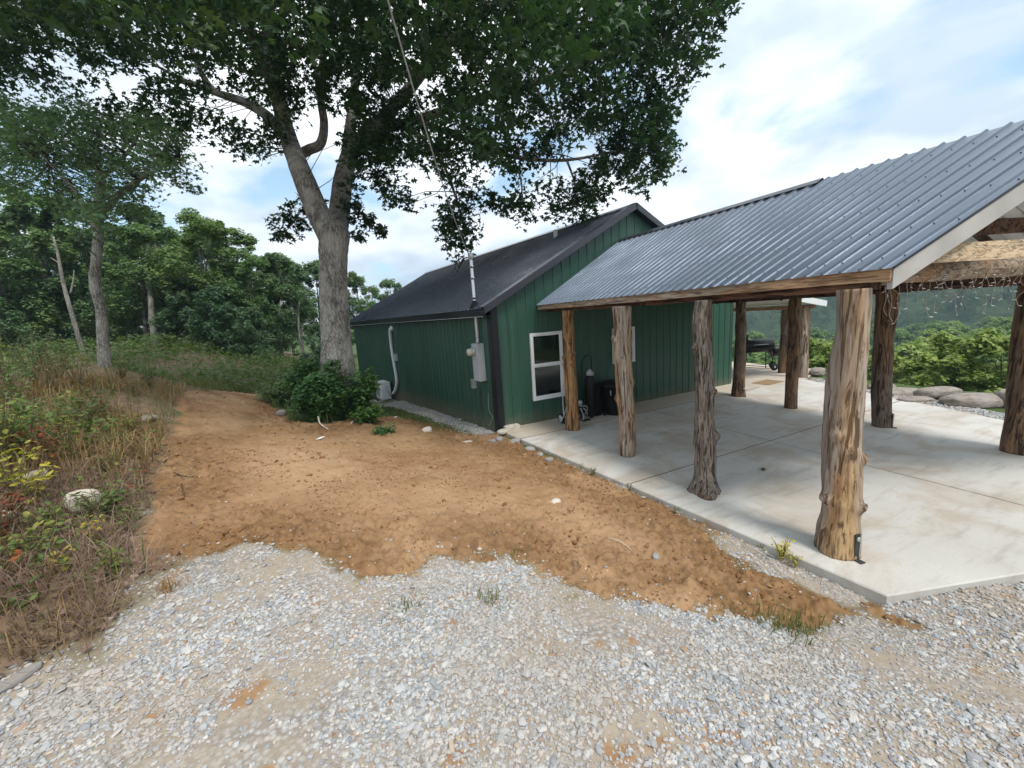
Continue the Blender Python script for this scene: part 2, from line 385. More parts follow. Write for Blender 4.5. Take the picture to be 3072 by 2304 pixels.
def glass_mat():
    m = NT('window_glass'); m.t.nodes.remove(m.b)
    tr = m.n('ShaderNodeBsdfTransparent'); tr.inputs[0].default_value = (.55, .60, .60, 1)
    gl = m.n('ShaderNodeBsdfGlossy'); gl.inputs['Roughness'].default_value = .02; gl.inputs[0].default_value = (.9, .95, .95, 1)
    fr = m.n('ShaderNodeFresnel'); fr.inputs[0].default_value = 1.55
    f = m.math('MULTIPLY', fr.outputs[0], .75)
    mx_ = m.n('ShaderNodeMixShader'); m.l(f, mx_.inputs[0]); m.l(tr.outputs[0], mx_.inputs[1]); m.l(gl.outputs[0], mx_.inputs[2]); m.l(mx_.outputs[0], m.out.inputs[0]); return m.mat
MT['glass'] = glass_mat()
def rock_mat(name, a, b, c):
    m = NT(name); n = m.noise(m.co('World'), 3.5, 6, .65, .5); k = m.noise(m.co('World', (1, 1, 4)), 6, 5, .6); r = m.island()
    col = m.mix(m.ramp(n, [(.3, 0), (.7, 1)]), a, b); col = m.mix(m.ramp(k, [(.5, 0), (.68, .6)]), col, c); m.col(col); m.rough(.9); m.bump(m.mix(.5, n, k), .7, .03); return m.mat
MT['rock'] = rock_mat('sandstone_boulder', (.22, .19, .165), (.38, .34, .30), (.16, .11, .08))
MT['pale_rock'] = rock_mat('pale_limestone', (.56, .50, .42), (.68, .63, .55), (.36, .30, .22))
MT['grey_rock'] = rock_mat('grey_rubble', (.24, .23, .22), (.40, .38, .36), (.30, .22, .16))

# ------------------------------------------------------------------ layout of the place (world metres; x along the gable, y along the long wall)
HD = np.array([-0.149, 0.989, 0.0]); HN = np.array([-0.989, -0.149, 0.0])     # long wall direction, outward normal
HW, HL = 7.63, 12.6
Z_EAVE, Z_RIDGE = 2.72, 4.80
SLAB = [(-0.02, 0.0), (0.63, -6.44), (1.89, -6.86), (5.2, -7.96), (6.6, -8.4), (7.66, -5.30), (9.56, -0.94), (11.6, -0.4), (11.9, 7.5), (7.7, 7.5), (7.6, 0.0)]
def house_poly():
    a = np.zeros(3); b = a + HD * HL; w = np.array([HW, 0, 0]); return [tuple((a)[:2]), tuple(b[:2]), tuple((b + w)[:2]), tuple((a + w)[:2])]
HOUSE = house_poly()

def far_h(x, y):
    x = np.asarray(x, float); y = np.asarray(y, float)
    left = 2.05 - 1.75 * sstep(-9.5, -1.0, x + 0.12 * (y - 8)) - 0.9 * sstep(14, 40, y) * sstep(-14, 4, x)
    z = left - 0.40 * sstep(-2, 3, x)
    z = z - np.clip((x - 11.0) * .42, 0, 10.5) - np.clip((x - 4 + (y - 16) * .2) * .10, 0, 4) * sstep(14, 30, y)
    far = sstep(120, 430, x) * (80 + 26 * fbm(x / 260, y / 260, 0, 5, 3)) + sstep(60, 900, np.hypot(x, y)) * 6
    z = z + far + 3.0 * fbm(x / 70, y / 70, 0, 11, 3) * sstep(25, 90, np.hypot(x, y)) + .10 * fbm(x / 5, y / 5, 0, 12, 3) * sstep(6, 12, np.hypot(x + 3, y + 8))
    return z
CTRL_PX = [(0, 2304, .55), (768, 2304, .55), (1536, 2304, .50), (2304, 2304, .42), (3072, 2304, .28), (0, 2000, .66), (768, 1950, .50), (1536, 1900, .36), (2300, 1950, .18), (3072, 1850, .02),
           (2660, 1800, -.10), (2300, 1650, -.08), (2080, 1560, -.06), (1900, 1475, -.05), (1700, 1385, -.06), (1500, 1300, -.08), (3072, 1735, -.10),
           (1500, 1700, .28), (2000, 1750, .06), (1000, 1650, .46), (1300, 1450, .24), (1700, 1520, .09), (800, 1400, .52), (500, 1500, .62), (1100, 1320, .22), (1300, 1275, -.08),
           (600, 1172, .86), (800, 1250, .52), (500, 1300, .74), (1000, 1270, .30), (260, 1510, .86), (100, 1400, 1.15), (60, 1800, .80), (300, 1200, 1.42), (50, 1150, 1.72), (310, 1095, 1.95), (200, 1700, .72)]
_cp = np.array([list(at_z(u, v, z)) for u, v, z in CTRL_PX]); 
_extra = [(-.1, .8, -.10), (-.35, 1.6, -.12), (-.55, 3.5, -.16), (-1.1, 6.2, -.26), (-1.45, 6.2, -.34), (-1.6, 7.6, -.40), (-2.2, 7.4, -.30), (-1.9, 9.0, -.38), (-2.2, 12.5, -.45), (-3.0, 8.0, .10), (-3.6, 10.5, .30), (-4.2, 14, .45), (CAM[0], CAM[1], .56), (-4, -9.5, .6), (-1, -9.5, .4), (3, -9.5, -.05), (8.4, -5.2, -.05), (9.3, -3.2, -.05), (10.3, -1.2, -.06), (9.6, -5.0, -.12), (10.6, -3.0, -.15), (12.5, 0, -.7), (12.5, 5, -.7)]
_cp = np.concatenate([_cp, np.array(_extra, float)])
_res = _cp[:, 2] - far_h(_cp[:, 0], _cp[:, 1])
_A = np.hypot(_cp[:, 0][:, None] - _cp[:, 0][None], _cp[:, 1][:, None] - _cp[:, 1][None]); _A = np.sqrt(_A ** 2 + .04) + np.eye(len(_cp)) * -.02
_w = np.linalg.solve(_A, _res)
def smooth_h(x, y):
    x = np.asarray(x, float); y = np.asarray(y, float)
    s = np.zeros(np.broadcast(x, y).shape)
    for (cx, cy, _), w in zip(_cp, _w): s = s + w * np.sqrt((x - cx) ** 2 + (y - cy) ** 2 + .04)
    r = np.hypot(x - 1.0, y - 1.0)
    return far_h(x, y) + s * (1 - sstep(14, 24, r))
def on_ground(u, v, lift=0.0):
    """point of the terrain seen at pixel (u, v)"""
    d = ray(u, v); lo = .6; t = np.concatenate([np.arange(.6, 30, .03), np.arange(30, 400, .5)])
    P = CAM + d[None] * t[:, None]; g = smooth_h(P[:, 0], P[:, 1]); k = np.argmax(P[:, 2] < g)
    q = P[k] if (P[:, 2] < g).any() else P[-1]; return np.array([q[0], q[1], float(smooth_h(q[0], q[1])) + lift])
def S(L): return [tuple(on_ground(x * 1.38879, y * 1.38879)[:2]) for x, y in L]
# outlines of the surfaces, traced on the ground
_gd = S([(0, 1424), (90, 1405), (180, 1392), (240, 1330), (330, 1235), (430, 1205), (520, 1192), (600, 1198), (690, 1222), (770, 1232), (850, 1240), (930, 1222), (1010, 1212), (1100, 1213), (1150, 1228), (1200, 1258), (1290, 1290), (1400, 1312), (1500, 1322), (1640, 1348), (1760, 1345), (1850, 1318), (1875, 1290)])
_dl = S([(330, 1235), (300, 1150), (322, 1080), (345, 1000), (352, 950), (380, 862), (420, 842), (560, 852), (600, 885), (640, 912), (700, 918), (760, 906), (850, 898), (930, 915), (1010, 938), (1078, 938)])
DIRT = _dl + [(0.0, -.15), (.14, -1.5), (.28, -3.0), (.42, -4.4), (.40, -4.9), (.28, -5.3), (.22, -5.8), (.30, -6.3), (.42, -6.75)] + _gd[4:][::-1]
WEED = [(-40, -14), (-9, -14)] + _gd[:5] + _dl[:8] + [tuple(on_ground(640, 1150)[:2]), (-5.5, 9), (-5, 14), (-5.5, 40), (-40, 40)]
STRIP = [tuple((HD * t + HN * .02)[:2]) for t in (0.1, 2, 4, 6, 8)] + [tuple((HD * t + HN * o)[:2]) for t, o in ((8, .9), (6, .72), (4, .62), (2, .55), (.2, .42))]
GRAVR = [(7.66, -5.30), (9.56, -0.94), (10.2, -.9), (9.3, -3.0), (8.55, -4.9), (8.1, -6.2)]

def masks(x, y):
    n = .22 * fbm(x * 1.6, y * 1.6, 0, 31, 4) + .17 * fbm(x * 6, y * 6, 0, 37, 4)
    sd = np.where(in_poly(x, y, DIRT), 1, -1) * poly_dist(x, y, DIRT) + n
    sw = np.where(in_poly(x, y, WEED), 1, -1) * poly_dist(x, y, WEED) + n * 1.2 + .18 * sstep(-5.4, -4.6, y)
    ss = np.where(in_poly(x, y, STRIP), 1, -1) * poly_dist(x, y, STRIP) + n * .6
    sg = np.where(in_poly(x, y, GRAVR), 1, -1) * poly_dist(x, y, GRAVR) + n * .3
    dirt = sstep(-.06, .10, sd); weed = sstep(-.15, .15, sw)
    grav = sstep(-.05, .05, ss); gr = sstep(-.05, .05, sg)
    # where the ground is neither dirt nor weeds and lies in front of the slab line: gravel drive
    fx, fy = x - CAM[0], y - CAM[1]; depth = fx * FW[0] + fy * FW[1]
    front = (1 - dirt) * (1 - weed) * sstep(1.2, .2, np.maximum(y + 3.2, -3 - 0 * x) - 0 * x) if False else (1 - dirt) * (1 - weed) * (y < -2.2) * (x < 7.6 + (y + 5.3) * .0)
    grav = np.maximum(np.maximum(front, grav * .85), gr)
    return dirt, weed, grav, sd

def ground_h(x, y, detail=True):
    z = smooth_h(x, y)
    if detail:
        d, w, g, sd = masks(x, y)
        r = np.hypot(x - CAM[0], y - CAM[1]); near = sstep(30, 10, r)
        tilled = fbm(x * 3.1, y * 3.1, 0, 3, 3); rough = sstep(.9, .15, np.abs(sd - .45)) * .7 + .3
        clod = np.abs(fbm(x * 7.5, y * 7.5, 0, 41, 4, .6)); crack = fbm(x * 18, y * 18, 0, 43, 3, .6)
        # wheel ruts running up the path
        rut = fbm(x * 5.5 + .6 * y, y * .7, 0, 47, 3)
        z = z + near * d * (.030 * tilled + rough * (.085 * clod - .030 + .020 * crack) + .016 * rut + .008 * crack + .010 * fbm(x * 38, y * 38, 0, 49, 2))
        z = z + near * g * .012 * fbm(x * 9, y * 9, 0, 53, 3) + near * (1 - d) * (1 - g) * .05 * fbm(x * 3, y * 3, 0, 57, 4)
        pm = sstep(-.05, .25, fbm(x * 1.25, y * 1.25, 0, 151, 3)) * (.35 + .65 * sstep(2.2, .5, sd))
        z = z + near * d * (pm * (.020 * sstep(-.02, .10, fbm(x * 11, y * 11, 0, 153, 3)) + .013 * sstep(.0, .12, fbm(x * 24, y * 24, 0, 155, 2)) - .012) + .006 * sstep(.05, .2, fbm(x * 17, y * 17, 0, 157, 2)))
        z = z + d * .035 * sstep(0, .25, sd)
    ins = in_poly(x, y, SLAB) | in_poly(x, y, HOUSE); e = np.minimum(poly_dist(x, y, SLAB), poly_dist(x, y, HOUSE))
    z = np.where(ins, np.minimum(z, -.17), z)
    z = np.where(~ins, np.minimum(z, -.022 + .35 * np.maximum(poly_dist(x, y, SLAB) - .03, 0) + 0 * e), z) if True else z
    return z

def build_ground():
    th0 = math.atan2(FW[0], FW[1]); half = math.radians(58)
    th = np.concatenate([np.linspace(-half, half, 520), np.linspace(half, 2 * np.pi - half, 60)[1:-1]])
    r = np.concatenate([[.25, .6], np.geomspace(1.0, 16, 420), np.geomspace(16, 1000, 110)[1:]])
    Tn, Rn = np.meshgrid(th + th0, r); X = CAM[0] + Rn * np.sin(Tn); Y = CAM[1] + Rn * np.cos(Tn)
    Z = ground_h(X, Y); nr, nt = X.shape
    V = np.stack([X.ravel(), Y.ravel(), Z.ravel()], 1)
    i = np.arange(nr - 1)[:, None] * nt + np.arange(nt)[None]; j = np.arange(nr - 1)[:, None] * nt + (np.arange(nt)[None] + 1) % nt
    Q = np.stack([i, j, j + nt, i + nt], -1).reshape(-1, 4)[:, ::-1]
    V = np.concatenate([V, [[CAM[0], CAM[1], float(ground_h(np.array(CAM[0]), np.array(CAM[1])))]]]); c = len(V) - 1
    me = tri_mesh('ground', V, Q, [MT['ground']], smooth=True)
    d, w, g, sd = masks(V[:, 0], V[:, 1])
    fresh = sstep(1.5, .25, sd) * sstep(-.25, .25, fbm(V[:, 0] * 1.1, V[:, 1] * 1.1, 0, 141, 4) + .25 * sstep(-4.2, -1.5, V[:, 0]))
    for nm, a in (('dirt', d), ('weed', w), ('grav', g), ('fresh', fresh)):
        at = me.attributes.new(nm, 'FLOAT', 'POINT'); at.data.foreach_set('value', np.asarray(a, np.float32))
    return link_mesh('ground', me, kind='structure')

def ground_mat():
    m = NT('ground'); P = m.co('World')
    a = m.noise(P, 1.2, 6, .6, .3); b = m.noise(P, 9, 6, .65); f = m.noise(P, 55, 4, .6); st = m.noise(m.co('World', (1, 1, 1), (9, 4, 2)), .8, 5, .6, .5)
    dirt = m.mix(m.ramp(a, [(.3, 0), (.7, 1)]), (.290, .166, .080), (.41, .268, .152))
    dirt = m.mix(m.ramp(b, [(.30, .75), (.50, 0)]), dirt, (.225, .115, .055)); dirt = m.mix(m.ramp(st, [(.52, 0), (.66, .55)]), dirt, (.225, .115, .048))
    dirt = m.mix(m.ramp(f, [(.62, 0), (.74, .5)]), dirt, (.60, .42, .26))
    pale = m.noise(m.co('World', (1, 1, 1), (2, 7, 1)), .45, 3); dirt = m.mix(m.ramp(pale, [(.46, 0), (.62, .5)]), dirt, (.47, .305, .178))
    gv = m.mix(m.vor(P, 34, 'F1', 'Color'), (.33, .33, .33), (.60, .59, .57)); gv = m.mix(m.ramp(m.vor(P, 34), [(.3, 0), (.65, .8)]), gv, (.22, .185, .15))
    gd = m.noise(m.co('World', (1, 1, 1), (1, 1, 3)), 1.5, 5, .6, .4); gv = m.mix(m.ramp(gd, [(.42, .15), (.56, .9)]), gv, (.37, .305, .235)); rust = m.noise(m.co('World', (1, 1, 1), (6, 2, 3)), 3.1, 4, .6); gv = m.mix(m.ramp(rust, [(.60, 0), (.66, .8)]), gv, (.34, .185, .085))
    soil = m.mix(m.ramp(b, [(.3, 0), (.7, 1)]), (.15, .105, .07), (.31, .225, .15)); grass = m.mix(m.ramp(a, [(.3, 0), (.7, 1)]), (.045, .075, .022), (.105, .12, .045))
    soil = m.mix(m.ramp(a, [(.48, 0), (.66, .45)]), soil, grass)
    far = m.mix(m.ramp(a, [(.3, 0), (.7, 1)]), (.045, .080, .026), (.10, .135, .05))
    fresh = m.attr('fresh'); dirt = m.mix(m.math('MULTIPLY', fresh, .75), dirt, m.mix(m.ramp(b, [(.35, 0), (.6, 1)]), (.115, .060, .026), (.25, .142, .068)))
    c = m.mix(m.attr('weed'), far, soil); c = m.mix(m.attr('grav'), c, gv); c = m.mix(m.attr('dirt'), c, dirt)
    m.col(c); m.rough(.95); m.set(Specular_IOR_Level=.12)
    m.bump(m.mix(.5, f, b), .6, .02); return m.mat
MT['ground'] = ground_mat()
ground = build_ground()

# ------------------------------------------------------------------ patio slab
patio = thing('patio', 'pale concrete patio slab under the log porch', 'patio', (3.5, -3.5, 0)); del patio['category'], patio['label']; patio['kind'] = 'structure'
def panel(poly, top=0.0, bot=-.16):
    n = len(poly); V = [(x, y, bot) for x, y in poly] + [(x, y, top - .012) for x, y in poly]
    c = np.mean(poly, 0); inn = []
    for x, y in poly:
        d = c - np.array([x, y]); d = d / np.linalg.norm(d) * .012; inn.append((x + d[0], y + d[1], top))
    V += inn
    F = [tuple(range(n))[::-1], tuple(range(2 * n, 3 * n))]
    for i in range(n):
        j = (i + 1) % n; F += [(i, j, n + j, n + i), (n + i, n + j, 2 * n + j, 2 * n + i)]
    b = MB(); b.add(V, F); return b
g = .014
for poly in ([(-.02, .03), (0.06, -.84), (3.62, -.84), (3.62, .03)], [(3.62 + g, .03), (3.62 + g, -.84), (7.62, -.84), (7.62, .03)],
             [(.065, -.86 - g), (.345, -3.66), (3.57, -3.66), (3.62, -.86 - g)], [(3.62 + g, -.86 - g), (3.57 + g, -3.66), (8.38, -3.66), (9.56, -.95), (7.62 + g, -.86 - g)],
             [(.35, -3.66 - g), (.63, -6.44), (1.89, -6.86), (3.51, -7.40), (3.57, -3.66 - g)], [(3.57 + g, -3.66 - g), (3.51 + g, -7.40), (5.2, -7.96), (6.6, -8.4), (7.66, -5.30), (8.37, -3.66 - g)],
             [(7.62 + g, .03), (7.62 + g, -.86), (9.56, -.945), (11.6, -.4), (11.7, 3.4), (7.62 + g, 3.4)], [(7.62 + g, 3.4 + g), (11.7, 3.4 + g), (11.9, 7.5), (7.7, 7.5)]):
    panel(poly[::-1]).build('slab_panel', MT['concrete_tan'] if poly[0][1] == .03 else MT['concrete'], patio)

MT['joint'] = plain('expansion_joint', (.085, .065, .048), .9, 0, .3, 9)
for a, c in (((.07, -.857), (3.62, -.857)), ((3.62, -.857), (7.62, -.857)), ((.35, -3.667), (3.57, -3.667)), ((3.58, -3.667), (8.36, -3.667)), ((3.575, -3.66), (3.515, -7.40)), ((3.627, -.86), (3.577, -3.66))):
    MB().beam((*a, -.05), (*c, -.05), .016, .092).build('joint_strip', MT['joint'], patio)

# ------------------------------------------------------------------ ribbed metal sheet between two edges
RIB = [(-.5, 0), (-.075, 0), (-.030, 1), (.030, 1), (.075, 0), (.5, 0)]
def ribbed(s0, s1, bot, top, nrm, ribs=4, h=.019, back=.004, rows=1):
    """sheet with raised ribs: bot(s), top(s) give the lower and upper edge at s metres along"""
    nrm = np.array(nrm, float); pts = []
    w = (s1 - s0) / ribs
    for k in range(ribs):
        c = s0 + (k + .5) * w
        for a, b in (RIB if k == ribs - 1 else RIB[:-1]): pts.append((c + a * w, b * h))
    V = []; n = len(pts)
    for off in (0.0, -back):
        for s, hh in pts:
            B, Tp = np.array(bot(s), float), np.array(top(s), float)
            for r in range(rows + 1): V.append(B + (Tp - B) * r / rows + nrm * (hh + off))
    m = rows + 1; F = []; mi = []
    for i in range(n - 1):
        for r in range(rows):
            a = i * m + r; F.append((a, a + m, a + m + 1, a + 1)); mi.append(0)
            a += n * m; F.append((a + 1, a + m + 1, a + m, a)); mi.append(1)
    N = n * m
    for i in range(n - 1):
        F.append((i * m, N + i * m, N + i * m + m, i * m + m)); mi.append(0)
        F.append((i * m + rows, i * m + m + rows, N + i * m + m + rows, N + i * m + rows)); mi.append(0)
    for r in range(rows):
        F.append((r, r + 1, N + r + 1, N + r)); e = (n - 1) * m + r; F.append((e, N + e, N + e + 1, e + 1)); mi += [0, 0]
    b = MB(); b.v = [np.array(V)]; b.f = [list(f) for f in F]; b.m = mi; b.sm = [False] * len(F); b.n = len(V); return b

# ------------------------------------------------------------------ the house
house = thing('house', 'dark green metal sided house with a black ribbed roof behind the oak', 'house', (HW / 2, 5.0, -.1))
def gable_z(x): return Z_EAVE + .02 + (Z_RIDGE - .06 - Z_EAVE) * (1 - abs(x - HW / 2) / (HW / 2))
np_ = 8; pw = HW / np_
def xs(i): return i * pw
for i in range(np_):
    if i == np_ // 2 - 1 or True:
        ribbed(xs(i) + .0015, xs(i + 1) - .0015, lambda s: (s, 0, -.10), lambda s: (s, 0, gable_z(s)), (0, -1, 0), 4, .016).build('siding_panel', [MT['green'], MT['green']], house)
nl = 13; pl = HL / nl
for i in range(nl):
    ribbed(i * pl + .0015, (i + 1) * pl - .0015, lambda s: HD * (HL - s) + [0, 0, -.75], lambda s: HD * (HL - s) + [0, 0, Z_EAVE], HN, 4, .016).build('siding_panel', [MT['green'], MT['green']], house)
for i in range(nl):
    ribbed(i * pl + .0015, (i + 1) * pl - .0015, lambda s: HD * s + [HW, 0, -.75], lambda s: HD * s + [HW, 0, Z_EAVE], -HN, 4, .016).build('siding_panel', [MT['green'], MT['green']], house)
e = HD * HL
b = MB(); b.add([e + [0, 0, -.75], e + [HW, 0, -.75], e + [HW, 0, Z_EAVE], e + [HW / 2, 0, Z_RIDGE - .08], e + [0, 0, Z_EAVE]], [(0, 1, 2, 3, 4)]); b.build('wall', MT['green'], house)
# roof: two slopes of ribbed panels, overhanging 0.22 at the eaves and 0.16 at the gables
OV, OG = .24, .16
slope = (Z_RIDGE - Z_EAVE) / (HW / 2)
roof = MB().beam(HD * -OG + [HW / 2, 0, Z_RIDGE + .012], HD * (HL + OG) + [HW / 2, 0, Z_RIDGE + .012], .03, .03).build('roof', MT['roof_black'], house)
nrL = np.array([-slope, 0, 1.0]); nrL /= np.linalg.norm(nrL); nrR = np.array([slope, 0, 1.0]); nrR /= np.linalg.norm(nrR)
LT = HL + 2 * OG; npn = 14; pw2 = LT / npn
def eaveL(s): return HD * (LT - OG - s) + [-OV, 0, Z_EAVE - slope * OV + .05]
def ridgeL(s): return HD * (LT - OG - s) + [HW / 2 - .01, 0, Z_RIDGE + .05]
def eaveR(s): return HD * (s - OG) + [HW + OV, 0, Z_EAVE - slope * OV + .05]
def ridgeR(s): return HD * (s - OG) + [HW / 2 + .01, 0, Z_RIDGE + .05]
for i in range(npn): ribbed(i * pw2 + .001, (i + 1) * pw2 - .001, eaveL, ridgeL, nrL, 5, .022).build('roof_panel', [MT['roof_black'], MT['trim_black']], roof)
for i in range(npn): ribbed(i * pw2 + .001, (i + 1) * pw2 - .001, eaveR, ridgeR, nrR, 5, .022).build('roof_panel', [MT['roof_black'], MT['trim_black']], roof)
# ridge cap
b = MB(); R0, R1 = ridgeL(LT + .02), ridgeL(-.02)
for dx, dz in ((-.16, -.16 * slope),):
    q = [R0 + [0, 0, .035], R0 + [-.16, 0, .035 - .16 * slope], R1 + [-.16, 0, .035 - .16 * slope], R1 + [0, 0, .035], R0 + [.18, 0, .035 - .16 * slope], R1 + [.18, 0, .035 - .16 * slope]]
    b.add(q, [(0, 1, 2, 3), (0, 3, 5, 4)])
b.build('ridge_cap', MT['rake'], roof)
# rake trims of the near gable: a wide band over the roof edge, a face down the wall
for sgn, nm in ((0, 'l'), (1, 'r')):
    er = eaveL if sgn == 0 else eaveR; rr_ = ridgeL if sgn == 0 else ridgeR
    s_edge = LT if sgn == 0 else 0.0; nv = nrL if sgn == 0 else nrR
    A, Bp = er(s_edge), rr_(s_edge); back = HD * .15
    front = -HD * .012
    b = MB(); b.hexa([A + nv * .028 + front, Bp + nv * .028 + front, Bp + nv * .028 + back, A + nv * .028 + back], [A + nv * .040 + front, Bp + nv * .040 + front, Bp + nv * .040 + back, A + nv * .040 + back])
    b.hexa([A + nv * .03 + front * 2.2, Bp + nv * .03 + front * 2.2, Bp + nv * .03 + front, A + nv * .03 + front], [A - [0, 0, .11] + front * 2.2, Bp - [0, 0, .11] + front * 2.2, Bp - [0, 0, .11] + front, A - [0, 0, .11] + front])
    b.build('rake_trim', MT['rake'], roof)
    # soffit under the overhang
    b = MB(); b.hexa([A - [0, 0, .10], Bp - [0, 0, .10], Bp - [0, 0, .10] + HD * (OG - .025), A - [0, 0, .10] + HD * (OG - .025)], [A - [0, 0, .115], Bp - [0, 0, .115], Bp - [0, 0, .115] + HD * (OG - .025), A - [0, 0, .115] + HD * (OG - .025)])
    b.build('soffit', MT['trim_black'], roof)
# eave fascia and soffit of the long side
for er, nn_ in ((eaveL, HN), (eaveR, -HN)):
    a, c = er(.02), er(LT - .02)
    MB().beam(a - [0, 0, .085] - nn_ * .03, c - [0, 0, .085] - nn_ * .03, .02, .145).build('fascia', MT['trim_black'], roof)
    MB().beam(a - [0, 0, .165] - nn_ * .12, c - [0, 0, .165] - nn_ * .12, .19, .012).build('soffit', MT['trim_black'], roof)
# drip edge: a thin pale line below the eave of the long side
MB().tube([eaveL(s) - [0, 0, .163] + HN * (-.012) for s in np.linspace(.1, LT - .1, 8)], .007, 5).build('drip_edge', MT['grey_metal'], roof)
# corner trim
b = MB(); b.box((.055, -.024, 1.30), (.135, .012, 2.78)); c0 = HD * .075 + HN * .024; Rm = np.array([[HD[0], HN[0], 0], [HD[1], HN[1], 0], [0, 0, 1]])
b.box(c0 + [0, 0, 1.28], (.17, .012, 2.76), Rm); b.box((-.012, -.012, 1.29), (.026, .026, 2.77)); b.build('corner_trim', MT['trim_black'], house)
# window by the corner
def window(parent, x0, x1, z0, z1, blind=True, fw_=.058, y=-.02):
    w = MB()
    for q in (((x0 + x1) / 2, z0 + fw_ / 2, x1 - x0, fw_), ((x0 + x1) / 2, z1 - fw_ / 2, x1 - x0, fw_)): w.box((q[0], y - .03, q[1]), (q[2], .055, q[3]))
    for xx in (x0 + fw_ / 2, x1 - fw_ / 2): w.box((xx, y - .0302, (z0 + z1) / 2), (fw_, .055, z1 - z0 - 2 * fw_))
    win = w.build('window', MT['white'], parent)
    zm = (z0 + z1) / 2 + .02
    MB().box(((x0 + x1) / 2, y - .034, zm), (x1 - x0 - 2 * fw_, .04, .05)).build('meeting_rail', MT['white'], win)
    for za_, zb_, yo in ((z0 + fw_, zm - .025, .014), (zm + .025, z1 - fw_, .026)):
        MB().box(((x0 + x1) / 2, y - yo - .006, (za_ + zb_) / 2), (x1 - x0 - 2 * fw_, .004, zb_ - za_)).build('pane', MT['glass'], win)
        s = MB()
        for xx in (x0 + fw_ + .009, x1 - fw_ - .009): s.box((xx, y - yo - .012, (za_ + zb_) / 2), (.018, .014, zb_ - za_))
        for zz_ in (za_ + .009, zb_ - .009): s.box(((x0 + x1) / 2, y - yo - .0122, zz_), (x1 - x0 - 2 * fw_ - .036, .014, .018))
        s.build('sash', MT['white'], win)
    MB().box(((x0 + x1) / 2, y + .001, (z0 + z1) / 2), (x1 - x0 - .02, .004, z1 - z0 - .02)).build('dark_backing', MT['dark'], win)  # near-black sheet: the unlit room's darkness is put into its colour
    if blind:
        for k in range(14): MB().box(((x0 + x1) / 2, y - .012, zm + .05 + k * .042), (x1 - x0 - 2 * fw_ - .03, .010, .026)).build('blind_slat', MT['blind'], win)
    MB().box(((x0 + x1) / 2, y - .05, z0 - .008), (x1 - x0 + .01, .045, .016)).build('sill', MT['white'], win)
    return win
window(house, .851, 1.676, .541, 2.041)
window(house, 3.14, 3.83, 1.12, 1.98, False)
def screws(points, nrm_, mat, parent, r=.010):
    b = MB()
    for q in points: b.lathe(q, [(r, 0), (r, .006), (r * .55, .010)], nrm_, 6)
    return b.build('screws', mat, parent, kind='stuff')
screws([np.array([(k + .5) * HW / 32 + .085, -.003, z]) for k in range(32) for z in (.12, .75, 1.4, 2.05, 2.6) if not (.78 < (k + .5) * HW / 32 + .085 < 1.75 and .5 < z < 2.1)], (0, -1, 0), MT['trim_black'], house, .008)
# vent pipes on the roof slope
def roof_pt(u, v): return at_plane(u, v, (0, 0, Z_EAVE + .05), nrL)
for (u, v), h, r, lab, dark in (((1668, 729), .34, .055, 'white plastic vent pipe standing high on the house roof', 1), ((1275, 880), .42, .038, 'thin grey vent pipe standing low on the house roof', 1)):
    p = roof_pt(u, v); t = thing('vent_pipe', lab, 'vent pipe', p)
    MB().cyl(p + [0, 0, .02], p + [0, 0, h], r, 14).build('pipe', MT['white'] if r > .05 else MT['grey_metal'], t)
    MB().lathe(p, [(r * 2.6, -.02), (r * 2.3, .03), (r * 1.25, .10), (r * 1.12, .13)], n=16).build('boot', MT['rubber'], t)

# ------------------------------------------------------------------ porch roof and frame
porch = thing('porch_roof', 'log porch roof of black ribbed metal on timber framing, joined to the gable', 'porch roof', (3.3, -3.3, 2.55))
EL0, EL1 = np.array([1.10, -.03, 2.665]), np.array([1.03, -6.13, 2.665])     # left eave, wall end and front end (top of fascia)
RG0, RG1 = np.array([3.46, -.03, 4.06]), np.array([3.42, -6.93, 4.06])
ER0, ER1 = np.array([6.75, -.03, 2.50]), np.array([6.05, -7.80, 2.50])
def nrm(a, b, c):
    n = np.cross(b - a, c - a); n /= np.linalg.norm(n); return n if n[2] > 0 else -n
nPL = nrm(EL0, EL1, RG0); nPR = nrm(ER0, ER1, RG0)
npp = 7
for i in range(npp):
    ribbed(i / npp + .0002, (i + 1) / npp - .0002, lambda s: EL0 + (EL1 - EL0) * s + (EL0 - RG0) * .02, lambda s: RG0 + (RG1 - RG0) * s, nPL, 6, .023, .004, 6).build('roof_panel', [MT['roof_char'], MT['roof_under']], porch)
for i in range(npp):
    ribbed(i / npp + .0002, (i + 1) / npp - .0002, lambda s: ER1 + (ER0 - ER1) * s, lambda s: RG1 + (RG0 - RG1) * s, nPR, 6, .023, .004, 6).build('roof_panel', [MT['roof_char'], MT['roof_under']], porch)
b = MB()
up = np.array([0, 0, .032]); k = .62
b.add([RG0 * (1 - k) + RG1 * k + up * 0 + [0, 0, .03], RG0 + [0, 0, .03], RG0 + nPL * .028 - (RG0 - EL0) * .05, RG0 * (1 - k) + RG1 * k + nPL * .028 - (RG0 - EL0) * .05, RG0 + nPR * .028 - (RG0 - ER0) * .05, RG0 * (1 - k) + RG1 * k + nPR * .028 - (RG0 - ER0) * .05], [(0, 1, 2, 3), (1, 0, 5, 4)])
b.build('ridge_cap', MT['rake'], porch)
screws([EL0 + (EL1 - EL0) * s_ + (RG0 + (RG1 - RG0) * s_ - EL0 - (EL1 - EL0) * s_) * t_ + nPL * .001 for s_ in ((np.arange(42) + .82) / 42) for t_ in (.05, .24, .45, .67, .90)], nPL, MT['roof_char'], porch, .007)
